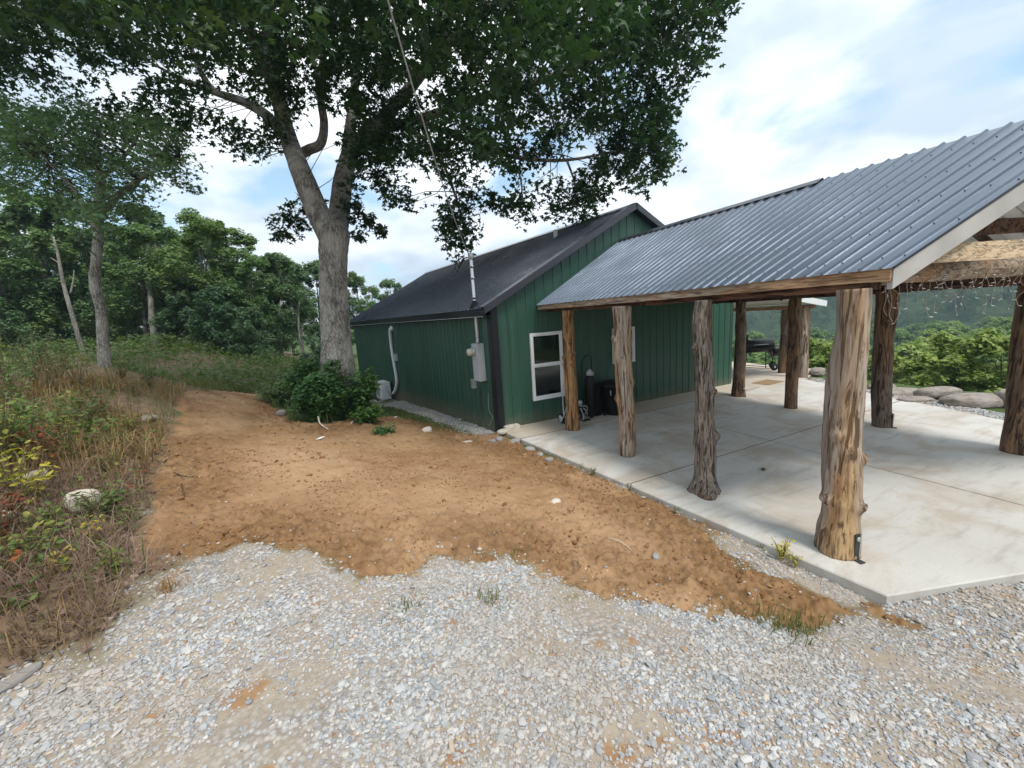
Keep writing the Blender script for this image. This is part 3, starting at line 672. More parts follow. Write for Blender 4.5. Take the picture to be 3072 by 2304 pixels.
# fascia of the left eave, rake boards, tie beam, plates, purlins
dl = (EL1 - EL0) / np.linalg.norm(EL1 - EL0)
MB().beam(EL0 + [.01, -.02, -.070], EL1 + [.01, .02, -.070], .042, .112, rough=.003).build('fascia_board', MT['fascia'], porch)
MB().beam(EL0 + [.075, -.0, -.045], EL1 + [.075, .10, -.045], .04, .07, rough=.003).build('eave_purlin', MT['tie'], porch)
def rake_board(E, R, name, drop=.10, w=.045, hgt=.165, inset=.015):
    d = (R - E) / np.linalg.norm(R - E); fd = np.array([.95, -.31, 0]); nb = np.cross(fd, [0, 0, 1]);
    if nb[1] > 0: nb = -nb
    a, c = E + d * .02 - nb * inset - [0, 0, .03], R - nb * inset - [0, 0, .03]
    MB().hexa([a + [0, 0, .028] + nb * .004, c + [0, 0, .028] + nb * .004, c + [0, 0, .028] - nb * .01, a + [0, 0, .028] - nb * .01], [a + [0, 0, -.012] + nb * .004, c + [0, 0, -.012] + nb * .004, c + [0, 0, -.012] - nb * .01, a + [0, 0, -.012] - nb * .01]).build('rake_flashing', MT['rake'], porch)
    return MB().hexa([a + [0, 0, -.012], c + [0, 0, -.012], c + [0, 0, -.012] - nb * w, a + [0, 0, -.012] - nb * w], [a + [0, 0, -.012 - hgt], c + [0, 0, -.012 - hgt], c + [0, 0, -.012 - hgt] - nb * w, a + [0, 0, -.012 - hgt] - nb * w]).build(name, MT['rakeboard'], porch)
rake_board(EL1, RG1, 'rake_board'); rake_board(ER1, RG1, 'rake_board')
def fr(t, off=0.0):   # line along the skewed front, t metres from the left eave
    return EL1 + np.array([.947, -.321, 0]) * t + np.array([.321, .947, 0]) * off
za = 2.745
MB().beam(np.append(fr(.42, .12)[:2], za), np.append(fr(4.9, .12)[:2], za), .05, .155, rough=.003).build('tie_beam', MT['tie'], porch)
MB().beam(np.append(fr(1.05, .9)[:2], 3.06), np.append(fr(4.6, .9)[:2], 3.06), .05, .16, rough=.003).build('collar_beam', MT['beam'], porch)
# plates on the post rows
PA = [(1.28, -.97), (1.15, -2.78), (1.01, -4.42), (.99, -5.92)]; PG = [(6.32, -1.13), (6.02, -2.61), (5.81, -4.31), (5.71, -5.94)]
MB().beam((1.40, -.05, 2.545), (1.13, -5.98, 2.545), .15, .14, rough=.004).build('plate_beam', MT['beam'], porch)
MB().beam((6.52, -.05, 2.50), (5.55, -7.35, 2.50), .17, .19, rough=.004).build('plate_beam', MT['beam'], porch)
# round log purlin across the front and cross ties over the posts
MB().tube([np.append(fr(.20 + q, .42)[:2], 2.60) for q in np.linspace(0, 1.75, 8)], [.085, .09, .085, .09, .09, .085, .09, .088], 14).build('cross_log', MT['fascia'], porch)
for (a, c) in zip(PA[:3], PG[:3]): MB().beam((a[0] + .25, a[1], 2.63), (c[0] - .1, c[1], 2.60), .05, .13, rough=.003).build('cross_tie', MT['beam'], porch)
for t in (.22, .45, .68, .90):
    a = EL0 + (RG0 - EL0) * t - nPL * .045; c = EL1 + (RG1 - EL1) * t - nPL * .045
    MB().beam(a, c + (a - c) * .012, .09, .038, up=nPL).build('purlin', MT['purlin'], porch)
    a = ER0 + (RG0 - ER0) * t - nPR * .045; c = ER1 + (RG1 - ER1) * t - nPR * .045
    MB().beam(a, c + (a - c) * .012, .09, .038, up=nPR).build('purlin', MT['purlin'], porch)
for s in (.03, .26, .50, .74, .965):
    for E0, E1, nn_ in ((EL0, EL1, nPL), (ER0, ER1, nPR)):
        a = E0 + (E1 - E0) * s - nn_ * .115 + (RG0 - E0) * .015; c = RG0 + (RG1 - RG0) * s - nn_ * .115
        MB().beam(a, c, .045, .10, up=nn_).build('rafter', MT['purlin'], porch)
# white patch of sealant where porch roof meets the gable wall
for u, v, d in ((1695, 862, (.20, .02, .05)), (1728, 838, (.16, .02, .06)), (1660, 886, (.1, .02, .03))):
    p = at_plane(u, v, (0, -.03, 0), (0, 1, 0)); MB().rock(p, d, int(u), sub=2).build('sealant_patch', MT['grey_metal'], porch)

# lean-to roof over the deck beyond the house
lean = thing('deck_roof', 'pale low deck roof seen under the porch beam beyond the house', 'deck roof', (9.2, 3, 2.2))
b = MB(); b.hexa([(7.7, -.9, 2.62), (10.5, -.9, 2.20), (10.7, 7.6, 2.20), (7.5, 7.6, 2.62)], [(7.7, -.9, 2.66), (10.5, -.9, 2.24), (10.7, 7.6, 2.24), (7.5, 7.6, 2.66)]); b.build('roof_sheet', MT['roof_under'], lean)
MB().beam((7.7, -.94, 2.60), (10.5, -.94, 2.18), .04, .17).build('fascia_board', MT['white'], lean)
MB().beam((10.15, -.8, 2.12), (10.4, 7.4, 2.12), .15, .12).build('plate_beam', MT['fascia'], lean)
# ------------------------------------------------------------------ log posts
CENTRE = {}
def log_post(xy, z1, r0, r1, label, seed, mat, shag=0.0, flare=0.0, knots=(), lean=(0, 0), bracket=None, n=40, rows=70, group='cedar log posts of the porch', z0=0.0, name='log_post', wob=.03):
    x, y = xy; t = thing(name, label, 'post', (x, y, z0), group)
    zs = np.linspace(z0 - .0, z1, rows); a = np.linspace(0, 2 * np.pi, n, endpoint=False)
    CENTRE[seed] = lambda z: np.array([x + lean[0] * (z - z0) / (z1 - z0) + wob * float(fbm(z * .9, seed * 3.3, 0, seed, 2) - fbm(z0 * .9, seed * 3.3, 0, seed, 2)), y + lean[1] * (z - z0) / (z1 - z0) + wob * float(fbm(z * .9, seed * 5.1, 4, seed, 2) - fbm(z0 * .9, seed * 5.1, 4, seed, 2)), z])
    V = []
    for i, z in enumerate(zs):
        f = (z - z0) / (z1 - z0); r = r0 + (r1 - r0) * f
        cx = x + lean[0] * f + wob * float(fbm(z * .9, seed * 3.3, 0, seed, 2)); cy = y + lean[1] * f + wob * float(fbm(z * .9, seed * 5.1, 4, seed, 2))
        cx -= wob * float(fbm(z0 * .9, seed * 3.3, 0, seed, 2)); cy -= wob * float(fbm(z0 * .9, seed * 5.1, 4, seed, 2))
        fl = np.cos(a * 3 + seed) * .5 + .5
        rr_ = r * (1 + .12 * fbm(np.cos(a) * 1.3 + seed, np.sin(a) * 1.3, z * 1.1, seed + 5, 3) + .14 * fbm(z * 2.3, seed, 0, seed + 9, 3) + .035 * fbm(np.cos(a) * 4, np.sin(a) * 4, z * 2.2, seed + 7, 3))
        if shag: rr_ = rr_ * (1 + shag * fbm(np.cos(a) * 5 + seed, np.sin(a) * 5, z * 1.3, seed + 21, 4, .6)) + shag * .05 * np.abs(fbm(np.cos(a) * 9, np.sin(a) * 9, z * .9, seed + 23, 3))
        rr_ = rr_ + flare * np.exp(-f * 14) * (.5 + .8 * fl) * r
        for (kz, ka, kr) in knots:
            da = np.abs((a - ka + np.pi) % (2 * np.pi) - np.pi); rr_ = rr_ + kr * np.exp(-((z - kz) / .055) ** 2 - (da / .38) ** 2)
        V.append(np.stack([cx + rr_ * np.cos(a), cy + rr_ * np.sin(a), np.full(n, z)], 1))
    V = np.concatenate(V); F = []
    for i in range(rows - 1):
        for q in range(n): F.append((i * n + q, i * n + (q + 1) % n, (i + 1) * n + (q + 1) % n, (i + 1) * n + q))
    F.append(tuple(range(n))[::-1]); F.append(tuple((rows - 1) * n + q for q in range(n)))
    b = MB(); b.add(V, F, 0, True); log = b.build('log', mat, t)
    for j, (kz, ka, kr) in enumerate(knots):
        f = (kz - z0) / (z1 - z0); r = r0 + (r1 - r0) * f + kr * .6; d = np.array([math.cos(ka), math.sin(ka), .12])
        c = CENTRE[seed](kz); rr_ = .016 + .30 * kr
        MB().lathe(c + d * (r - .05), [(rr_ * 1.3, 0), (rr_, .035), (rr_ * .92, .05 + kr * .2), (rr_ * .55, .050 + kr * .2), (rr_ * .5, .04 + kr * .2)], d, 12).build('knot', MT['knot'], log)
    if bracket is not None:
        d = np.array([math.cos(bracket), math.sin(bracket), 0]); s = np.array([-d[1], d[0], 0]); R = np.array([[d[0], s[0], 0], [d[1], s[1], 0], [0, 0, 1]])
        c = np.array([x, y, z0]) + d * (r0 * 1.06)
        br = MB().box(c + [0, 0, .13], (.012, .055, .26), R).box(c + d * .03 + [0, 0, .006], (.07, .055, .010), R).build('bracket', MT['steel'], t)
        MB().lathe(c + d * .006 + [0, 0, .215], [(.022, 0), (.022, .010), (.014, .014)], d, 12).build('bolt', MT['galv'], br)
    return t
MT['knot'] = wood_mat('knot_end', (.42, .30, .18), (.20, .12, .07), (.35, .30, .25), .2, 'x', 3.3, False, scale=4, cracks=.2)
cedarA = wood_mat('peeled_cedar_orange', (.48, .27, .12), (.25, .125, .055), (.38, .30, .22), .42, 'z', 1.0, scale=.8)
cedarB = wood_mat('peeled_cedar_tan', (.55, .34, .17), (.34, .17, .075), (.42, .36, .30), .62, 'z', 5.2, scale=.8)
cedarC = wood_mat('shaggy_cedar_bark', (.25, .15, .09), (.09, .05, .032), (.30, .25, .21), .55, 'z', 8.1, False, .9, 1.5)
cedarD = wood_mat('peeled_cedar_grey', (.58, .40, .21), (.36, .20, .095), (.36, .31, .27), .80, 'z', 3.7, scale=.65)
cedarE = wood_mat('dark_cedar', (.32, .185, .10), (.125, .075, .045), (.20, .155, .12), .40, 'z', 6.6, scale=.9)
tz = 2.49
KA = lambda *L: tuple(L)
postA = log_post(PA[0], tz, .135, .115, 'slim orange log post beside the window, nearest the house in its row', 11, cedarA, 0, .12, KA((2.0, 3.3, .03), (1.86, 4.2, .03), (1.60, 5.1, .03), (1.52, 2.7, .045), (1.38, 2.6, .035)), (-.01, .02))
postB = log_post(PA[1], tz, .125, .150, 'tan peeled log post, second from the house in the near row', 12, cedarB, .02, 0, KA((1.98, 2.7, .05), (1.66, 3.9, .04), (.98, 2.6, .04), (.66, 4.3, .03), (1.25, 5.4, .03)), (-.03, .03), wob=.06)
postC = log_post(PA[2], tz, .115, .095, 'log post wrapped in shaggy peeling bark, third in the near row', 13, cedarC, .22, .75, KA((1.35, 5.0, .05), (.78, 5.3, .06), (1.9, 2.7, .04)), (.05, .06), wob=.09, n=64, rows=110)
postD = log_post(PA[3], tz, .155, .120, 'thick knotty grey and tan log post, nearest the camera', 14, cedarD, .035, .10, KA((1.17, 3.35, .03), (1.02, 4.0, .035), (.92, 5.6, .06), (.54, 2.7, .06), (.50, 4.75, .05), (.52, 3.5, .02)), (.02, .06), bracket=4.5, wob=.05, n=64, rows=110)
postG = log_post(PG[0], tz - .02, .145, .115, 'dark log post in front of the far green wall corner', 15, cedarE, .02, .22, KA((.5, 4.1, .02),), (.05, .04), bracket=4.7)
postH = log_post(PG[1], tz - .02, .130, .115, 'leaning dark log post beside the doormat', 16, cedarE, .03, 0, KA((1.75, 3.3, .05), (1.0, 3.2, .03)), (.10, .10), wob=.06)
postF = log_post(PG[2], tz - .02, .135, .150, 'dark barked log post seen just right of the thick near post', 17, cedarE, .04, 0, KA((1.9, 3.6, .05), (1.0, 6.1, .03)), (.10, .10), bracket=4.8, wob=.05)
postE = log_post(PG[3], tz - .02, .175, .140, 'thick brown log post cut by the right edge of the picture', 18, cedarE, .03, .05, KA((2.1, 3.4, .05), (1.3, 3.6, .03)), (.16, .10), wob=.05)
# shaggy strips on the third post
for k in range(46):
    a = random.uniform(0, 2 * math.pi); zc = random.uniform(.04, 2.25); L = random.uniform(.15, .5); f = zc / tz
    r = .106 - .018 * f + .05 * math.exp(-zc * 6) + random.uniform(0, .010); base = CENTRE[13](zc)
    d = np.array([math.cos(a), math.sin(a), 0]); s = np.array([-d[1], d[0], 0]); w = random.uniform(.012, .03); curl = random.uniform(.0, .035)
    V = []
    for i in range(5):
        q = i / 4; zz_ = -L * q if random.random() < 2 else 0; o = d * (r + curl * q * q) + s * (.02 * math.sin(q * 3 + k)) + np.array([0, 0, max(zz_, -zc + .002)])
        ww = w * (1 - .75 * q); V += [base + o - s * ww, base + o + s * ww, base + o + s * ww + d * .005, base + o - s * ww + d * .005]
    F = [(0, 1, 2, 3), (16, 19, 18, 17)]
    for i in range(4):
        for j in range(4): F.append((4 * i + j, 4 * i + 4 + j, 4 * i + 4 + (j + 1) % 4, 4 * i + (j + 1) % 4))
    MB().add(V, F).build('bark_strip', cedarC, postC)
for xy, r, lab, sd in (((10.27, .09), .14, 'far ivy-clad deck post right of the smoker grill', 21), ((9.87, -.75), .13, 'pale far deck post behind the leaning porch post', 22)):
    log_post(xy, 2.14, r, r * .85, lab, sd, cedarB if sd == 22 else cedarE, .03, .05, KA((1.3, 3.4, .03),), (.0, .0), group='far deck posts')
p = HD * 12.9 + HN * .35
log_post((p[0], p[1]), 2.3, .12, .10, 'log post at the far left corner of the green house', 23, cedarA, .03, .05, (), (0, 0), z0=-.5)
b = MB().beam(HD * 12.75 + HN * .5 + [0, 0, 2.38], HD * 12.75 + [1.2, 0, 2.38], .14, .16); tag(b.build('log_beam', cedarA), 'short beam end on the far corner post of the house', 'beam')

# ------------------------------------------------------------------ leaves
def template(kind):
    if kind == 'oak':
        o = np.array([(0, 0), (.26, .25), (.09, .36), (.38, .62), (.12, .66), (0, 1.0), (-.12, .66), (-.38, .62), (-.09, .36), (-.26, .25)])
        c = (0, .45)
    elif kind == 'oval':
        o = np.array([(0, 0), (.22, .25), (.27, .52), (.13, .82), (0, 1), (-.13, .82), (-.27, .52), (-.22, .25)]); c = (0, .5)
    elif kind == 'spray':
        o = np.array([(0, 0), (.42, .22), (.16, .48), (.22, .92), (-.14, .62), (-.46, .50)]); c = None
    elif kind == 'clump':      # a spray of leaves seen from afar
        o = np.array([(0, 0), (.30, .12), (.16, .34), (.46, .52), (.18, .66), (.22, .95), (-.06, .80), (-.30, .92), (-.24, .62), (-.48, .40), (-.18, .26)]); c = (0, .5)
    else:
        o = np.array([(0, 0), (.3, .45), (0, 1), (-.3, .45)]); c = None
    z = lambda p: -.42 * abs(p[0]) - .55 * (p[1] - .45) ** 2
    if c is None: V = np.array([(x, y, -.12 * abs(x)) for x, y in o]); n = len(o); T = np.array([(0, i, i + 1) for i in range(1, n - 1)])
    else:
        V = np.array([(x, y, z((x, y))) for x, y in o] + [(*c, .0)]); n = len(o); T = np.array([(i, (i + 1) % n, n) for i in range(n)])
    V = V - [0, .15, 0]; return V, T
def leaves(C, size, kind='oak', up=.55, out=None, droop=0.0, g=rng):
    C = np.asarray(C, float); N = len(C); tv, tt = template(kind)
    nv = g.normal(0, 1, (N, 3)); nv /= np.linalg.norm(nv, axis=1)[:, None]; nv[:, 2] = np.abs(nv[:, 2])
    nrm_ = nv * (1 - up) + np.array([0, 0, 1.0]) * up
    if out is not None: nrm_ = nrm_ + out * .6
    nrm_ /= np.linalg.norm(nrm_, axis=1)[:, None]
    d = g.normal(0, 1, (N, 3)); d[:, 2] -= droop; d -= nrm_ * np.sum(d * nrm_, 1)[:, None]; d /= np.linalg.norm(d, axis=1)[:, None] + 1e-9
    s = np.cross(d, nrm_); sz = size * g.uniform(.45, 1.35, N) if np.isscalar(size) else size
    V = C[:, None] + sz[:, None, None] * (tv[None, :, 0, None] * s[:, None] + tv[None, :, 1, None] * d[:, None] + tv[None, :, 2, None] * nrm_[:, None])
    T = (tt[None] + (np.arange(N) * len(tv))[:, None, None]).reshape(-1, 3); return V.reshape(-1, 3), T
def ballpts(n, g=rng):
    v = g.normal(0, 1, (n, 3)); return v / np.linalg.norm(v, axis=1)[:, None] * (g.uniform(0, 1, n) ** (1 / 2.2))[:, None]
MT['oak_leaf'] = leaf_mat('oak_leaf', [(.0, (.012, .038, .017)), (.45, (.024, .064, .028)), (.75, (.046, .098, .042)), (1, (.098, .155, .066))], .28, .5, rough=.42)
MT['tree_leaf'] = leaf_mat('woodland_leaf', [(.0, (0.071, 0.140, 0.057)), (.5, (0.129, 0.221, 0.090)), (1, (0.224, 0.316, 0.124))], .32, .35)
MT['tree_leaf2'] = leaf_mat('woodland_leaf_cool', [(.0, (0.062, 0.131, 0.078)), (.5, (0.108, 0.198, 0.113)), (1, (0.178, 0.270, 0.149))], .30, .35)
MT['sun_leaf'] = leaf_mat('valley_leaf', [(.0, (0.098, 0.176, 0.052)), (.5, (0.189, 0.286, 0.086)), (1, (0.325, 0.397, 0.130))], .30, .12)
MT['shrub_leaf'] = leaf_mat('shrub_leaf', [(.0, (0.037, 0.100, 0.033)), (.6, (0.077, 0.175, 0.053)), (1, (0.156, 0.269, 0.083))], .28, 1.2, rough=.4)
MT['oak_bark'] = bark_mat('oak_bark', (.42, .39, .35), (.14, .12, .10), .8, (.40, .42, .37), 1.0)
MT['bark'] = bark_mat('pale_bark', (.36, .34, .30), (.15, .13, .11), 1.3)
MT['dark_bark'] = bark_mat('dark_bark', (.17, .145, .12), (.06, .05, .042), 1.3)
MT['stem'] = plain('weed_stem', (.20, .17, .09), .8, 0, .3, 8)
MT['twig'] = plain('twig', (.075, .060, .045), .85, 0, .25, 8)

# ------------------------------------------------------------------ the big oak
DEP = 10.4
def K(u, v, d=DEP): return at_depth(u, v, d)
base = on_ground(1018, 1225); DEP = float((base - CAM) @ FW)
oak = thing('oak_tree', 'huge forked oak with a broad dark crown beside the green house', 'tree', base)
def spline(P, n=10):
    P = np.array(P, float); t = np.linspace(0, len(P) - 1, (len(P) - 1) * n + 1); Q = []
    for q in t:
        i = min(int(q), len(P) - 2); f = q - i; p0 = P[max(i - 1, 0)]; p1 = P[i]; p2 = P[i + 1]; p3 = P[min(i + 2, len(P) - 1)]
        Q.append(.5 * ((2 * p1) + (-p0 + p2) * f + (2 * p0 - 5 * p1 + 4 * p2 - p3) * f * f + (-p0 + 3 * p1 - 3 * p2 + p3) * f ** 3))
    return np.array(Q)
def barkbump(k=.05): return lambda p, a, i: 1 + k * fbm(np.cos(a) * 3 + p[0], np.sin(a) * 3 + p[1], p[2] * 1.2, 61, 4) + k * .5 * fbm(np.cos(a) * 9, np.sin(a) * 9, p[2] * 5, 63, 2)
px2m = DEP / FPX
limbs = []; nodes = []
def limb(name, P, R, n=16, parent=oak, k=.06, res=10):
    Q = spline(P, res); Rr = np.interp(np.linspace(0, 1, len(Q)), np.linspace(0, 1, len(R)), R)
    MB().tube(Q, Rr, n, bump=barkbump(k)).build(name, MT['oak_bark'], parent); nodes.extend(Q[::3]); return Q
trunk = limb('trunk', [base - [0, 0, .15], K(1016, 1130), K(1008, 1000), K(1002, 880), K(1000, 780), K(1002, 690)], [.56, .41, .355, .335, .335, .38], 72, k=.11, res=26)
limb('limb', [K(1004, 740), K(955, 640), K(905, 520), K(868, 420, DEP - .2), K(838, 310, DEP - .5), K(815, 200, DEP - .8), K(800, 60, DEP - 1.0), K(790, -150, DEP - 1)], [.30, .29, .26, .235, .20, .17, .14, .08], 18)
limb('limb', [K(1004, 740), K(1018, 640, DEP + .1), K(1030, 540, DEP + .2), K(1055, 455, DEP + .2), K(1110, 395, DEP + .1), K(1190, 310, DEP), K(1280, 200, DEP - .3), K(1350, 60, DEP - .6), K(1400, -150, DEP - .8)], [.30, .30, .275, .24, .20, .17, .14, .11, .06], 18)
limb('limb', [K(1040, 520, DEP + .2), K(1045, 430, DEP + .8), K(1060, 300, DEP + 1.4), K(1075, 150, DEP + 1.8), K(1090, -50, DEP + 2)], [.20, .18, .15, .12, .07], 14)
limb('limb', [K(880, 450, DEP - .1), K(820, 365, DEP + .2), K(745, 312, DEP + .4), K(640, 275, DEP + .5), K(540, 235, DEP + .3), K(440, 180, DEP + .2)], [.17, .165, .14, .10, .06, .02], 14)
limb('limb', [K(640, 275, DEP + .5), K(600, 210, DEP + .2), K(560, 100, DEP), K(530, -60, DEP - .5)], [.10, .085, .06, .03], 10)
limb('limb', [K(890, 470, DEP), K(925, 450, DEP), K(962, 430, DEP), K(972, 370, DEP), K(962, 290, DEP - .2), K(968, 180, DEP - .4), K(950, 0, DEP - .6)], [.15, .14, .13, .12, .11, .09, .05], 12)
limb('limb', [K(1110, 395, DEP + .1), K(1250, 360, DEP - .6), K(1420, 300, DEP - 1.4), K(1600, 250, DEP - 2.2), K(1800, 170, DEP - 2.8), K(2020, 110, DEP - 3.2)], [.15, .12, .10, .08, .055, .025], 12)
limb('limb', [K(1280, 200, DEP - .3), K(1420, 60, DEP - 2), K(1600, -80, DEP - 3.6), K(1700, -250, DEP - 4.4)], [.12, .09, .06, .03], 10)
limb('limb', [K(838, 310, DEP - .5), K(760, 120, DEP - 2.2), K(700, -60, DEP - 3.6), K(650, -250, DEP - 4.6)], [.14, .10, .06, .03], 10)
limb('limb', [K(1250, 360, DEP - .6), K(1400, 420, DEP - 1.0), K(1540, 470, DEP - 1.2), K(1700, 480, DEP - 1.3), K(1860, 450, DEP - 1.5)], [.10, .075, .055, .04, .02], 10)
limb('limb', [K(1250, 360, DEP - .6), K(1320, 470, DEP - .9), K(1370, 600, DEP - 1.2), K(1400, 720, DEP - 1.3)], [.07, .045, .03, .012], 8)
for u0, v0, u1, v1, dd in ((1540, 470, 1560, 640, -.9), (1700, 480, 1720, 630, -1.3), (1600, 250, 1690, 480, -2.0), (1860, 450, 1960, 520, -1.6), (1190, 310, 1120, 540, -.2), (955, 640, 880, 660, -.3), (1018, 640, 1090, 640, 0)):
    limb('limb', [K(u0, v0, DEP + dd), K((u0 + u1) / 2 + 15, (v0 + v1) / 2, DEP + dd - .1), K(u1, v1, DEP + dd - .2)], [.035, .025, .01], 7)
nodes = np.array(nodes)
SIL = [(-400, -900), (-400, 300), (0, 300), (213, 322), (330, 360), (463, 405), (560, 400), (648, 417), (722, 454), (800, 468), (840, 440), (905, 330), (1050, 330), (1045, 590), (1120, 545), (1170, 600), (1237, 640), (1300, 640), (1310, 750), (1400, 764), (1430, 700), (1440, 600), (1500, 640), (1533, 667), (1580, 650), (1612, 585), (1640, 600), (1663, 652), (1741, 662), (1800, 590), (1850, 545), (1927, 565), (2010, 515), (2020, 420), (2000, 360), (2030, 290), (2085, 250), (2120, 180), (2163, 165), (2150, 90), (2190, 20), (2240, -300), (2200, -900)]
GAPS = [[(1610, 235), (1690, 240), (1680, 300), (1640, 320), (1600, 280)], [(1690, 440), (1720, 380), (1800, 400), (1790, 450), (1730, 560), (1690, 530)], [(1430, 560), (1480, 470), (1560, 540), (1500, 600)], [(1460, 350), (1500, 330), (1490, 420), (1455, 400)],
        [(870, 380), (905, 260), (950, 220), (940, 400), (890, 440)], [(905, 470), (985, 450), (985, 590), (940, 560)], [(500, 215), (690, 190), (700, 265), (520, 240)], [(1180, 470), (1330, 520), (1310, 600), (1230, 590)], [(1230, 590), (1300, 600), (1300, 640), (1240, 640)],
        [(690, 300), (800, 370), (740, 400), (660, 340)], [(1190, 70), (1240, 60), (1250, 110), (1195, 110)]]
tufts = [(870, 640, 60), (840, 660, 45), (900, 690, 40), (925, 620, 40), (960, 610, 35), (1065, 640, 40), (1110, 660, 28), (1075, 700, 32), (1050, 610, 35), (850, 700, 22), (1140, 690, 14)]
cl = []
cx0 = K(1010, 80); G0 = np.random.default_rng(5)
while len(cl) < 2200:                       # the part of the crown over the yard
    u = G0.uniform(-150, 2240, 4000); v = G0.uniform(-160, 770, 4000); e_ = G0.normal(0, 1, 4000)
    ok = in_poly(u, v, SIL)
    for gp in GAPS: ok &= ~in_poly(u, v, gp)
    rim = poly_dist(u, v, SIL); thick = .7 + 2.3 * sstep(20, 420, rim)
    dep = DEP - .9 - 1.3 * sstep(1200, 2200, u) - 1.0 * sstep(300, -100, v) + e_ * thick
    P = CAM + (FW[None] + RT[None] * ((u - 1536) / FPX)[:, None] - UP[None] * ((v - 1152) / FPX)[:, None]) * dep[:, None]
    ok &= (dep > 3.8) & (dep < DEP + 5) & (P[:, 2] > 4.0)
    ok &= ~((u < 760) & (G0.random(4000) < .30 - .2 * (v < 120))) & ~((u < 420) & (v > 190) & (G0.random(4000) < .6))
    lump = fbm(P[:, 0] * .8, P[:, 1] * .8, P[:, 2] * .95, 71, 3); ok &= lump > -.12 - .3 * sstep(150, 380, rim)
    cl.extend(P[ok])
cl = cl[:2200]
while len(cl) < 3350:                       # the rest of the round crown, above and beside the view
    q = G0.uniform(-1, 1, (3000, 3)); q = q[np.linalg.norm(q, axis=1) < 1]; q = cx0 + q * np.array([9.2, 8.6, 5.4]) + np.array([0.6, -.6, .8])
    u, v, zd = project(q); cl.extend(q[((v < -120) | (zd < 3.8) | (u < -150)) & (q[:, 2] > 5.2) & (np.linalg.norm(q - CAM, axis=1) > 3.5)])
cl = np.array(cl[:3350])
for u, v, r in tufts:
    for k in range(3): cl = np.vstack([cl, K(u + random.uniform(-.5, .5) * r, v + random.uniform(-.5, .5) * r, DEP - .3 + random.uniform(-.3, .3))])
per = 26; rad = G0.uniform(.26, .50, len(cl)); rad[-len(tufts) * 3:] = .22
C = np.repeat(cl, per, 0) + ballpts(len(cl) * per) * np.repeat(rad, per)[:, None] * [1, 1, .75]
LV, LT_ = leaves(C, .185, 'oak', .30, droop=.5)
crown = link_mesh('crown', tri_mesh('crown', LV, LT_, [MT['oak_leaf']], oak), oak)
# twigs: from the nearest limb to each leaf cluster
tw = MB()
for c in cl[::2]:
    d = np.linalg.norm(nodes - c, axis=1); j = int(np.argmin(d))
    if d[j] < 2.2:
        a = nodes[j]; m_ = (a + c) / 2 + rng.normal(0, .12, 3); tw.tube([a, m_, c, c + (c - m_) * .25], [.013, .009, .006, .003], 4, cap=False)
tw.build('twigs', MT['twig'], oak, kind='stuff')

# ------------------------------------------------------------------ smaller trees: shapes shared between alike trees
def tree_parts(seed, h, spread, n_leaf, leaf, kind, lmat, bmat, bare=.35, r0=.16, lobes=9, narrow=1.0, conical=0.0):
    g = np.random.default_rng(seed); b = MB()
    top = np.array([g.normal(0, .05) * h, g.normal(0, .05) * h, h * .88]); mid = top * .5 + np.array([g.normal(0, .03) * h, g.normal(0, .03) * h, 0])
    tq = spline([(0, 0, -.3), mid * .5, mid, top], 5); b.tube(tq, np.linspace(r0, r0 * .25, len(tq)), 9, bump=barkbump(.06)); L = []
    for k in range(lobes):
        f = bare + (1 - bare) * (k + .6) / lobes; z = h * f; w = spread * (1 - (abs(f - (bare + (1 - bare) * .42)) / (1 - bare) * 1.15) ** 1.8 * .8) * (1 - conical * (f - bare))
        a = k * 2.4 + g.uniform(-.4, .4); c = np.array([math.cos(a) * w * .55, math.sin(a) * w * .55, z - .03 * h]) + np.array([top[0], top[1], 0]) * f
        s = tq[min(len(tq) - 1, int(len(tq) * max(.2, f - .22)))]; b.tube([s, (s + c) / 2 + [0, 0, .02 * h], c], [r0 * .38, r0 * .22, r0 * .08], 6, cap=False)
        L.append((c, spread * g.uniform(.36, .56) * (1.15 - .5 * (f - bare) / (1 - bare))))
    L.append((top + [0, 0, .04 * h], spread * .36))
    C = []; O = []
    sub = []
    for c, r in L:
        for q in range(10):
            v = g.normal(0, 1, 3); v /= np.linalg.norm(v); v[2] = v[2] * .8 + .15; sub.append((c + v * r * .78 * [1, 1, 1.0], r * g.uniform(.28, .48)))
    m_ = n_leaf // len(sub)
    for c, r in sub:
        v = g.normal(0, 1, (m_, 3)); v /= np.linalg.norm(v, axis=1)[:, None]; C.append(c + v * r * (g.uniform(.35, 1.15, m_))[:, None] * [1, 1, .9]); O.append(v)
    C = np.concatenate(C); O = np.concatenate(O); O[:, 2] = np.abs(O[:, 2]); keep = C[:, 2] > h * bare * .55; C, O = C[keep], O[keep]
    V, T = leaves(C, leaf, kind, .35, O, .3, g)
    trunk_me = make_mesh('trunk', np.concatenate(b.v), b.f, b.m, b.sm, [bmat]); crown_me = tri_mesh('crown', V, T, [lmat]); return trunk_me, crown_me
def plant_tree(parts, name, label, loc, s=1.0, rz=0.0, group=None, sz=None, cat='tree'):
    t = thing(name, label, cat, loc, group); t.rotation_euler = (0, 0, rz); t.scale = (s, s, sz or s)
    for nm, me in zip(('trunk', 'crown'), parts): o = bpy.data.objects.new(nm, me); COL.objects.link(o); o.parent = t; ROOT[o.name] = np.array(loc)
    return t
def gz(x, y): return float(smooth_h(np.array(x), np.array(y)))
def at_ground(u, dep, lift=0.0):
    d = ray(u, 1000.0); p = CAM + d * dep; return np.array([p[0], p[1], gz(p[0], p[1]) + lift])
woodA = tree_parts(101, 9.0, 2.9, 17000, .20, 'spray', MT['tree_leaf'], MT['dark_bark'], .30, .15)
woodB = tree_parts(102, 9.5, 2.6, 17000, .20, 'spray', MT['tree_leaf2'], MT['bark'], .38, .15, 10)
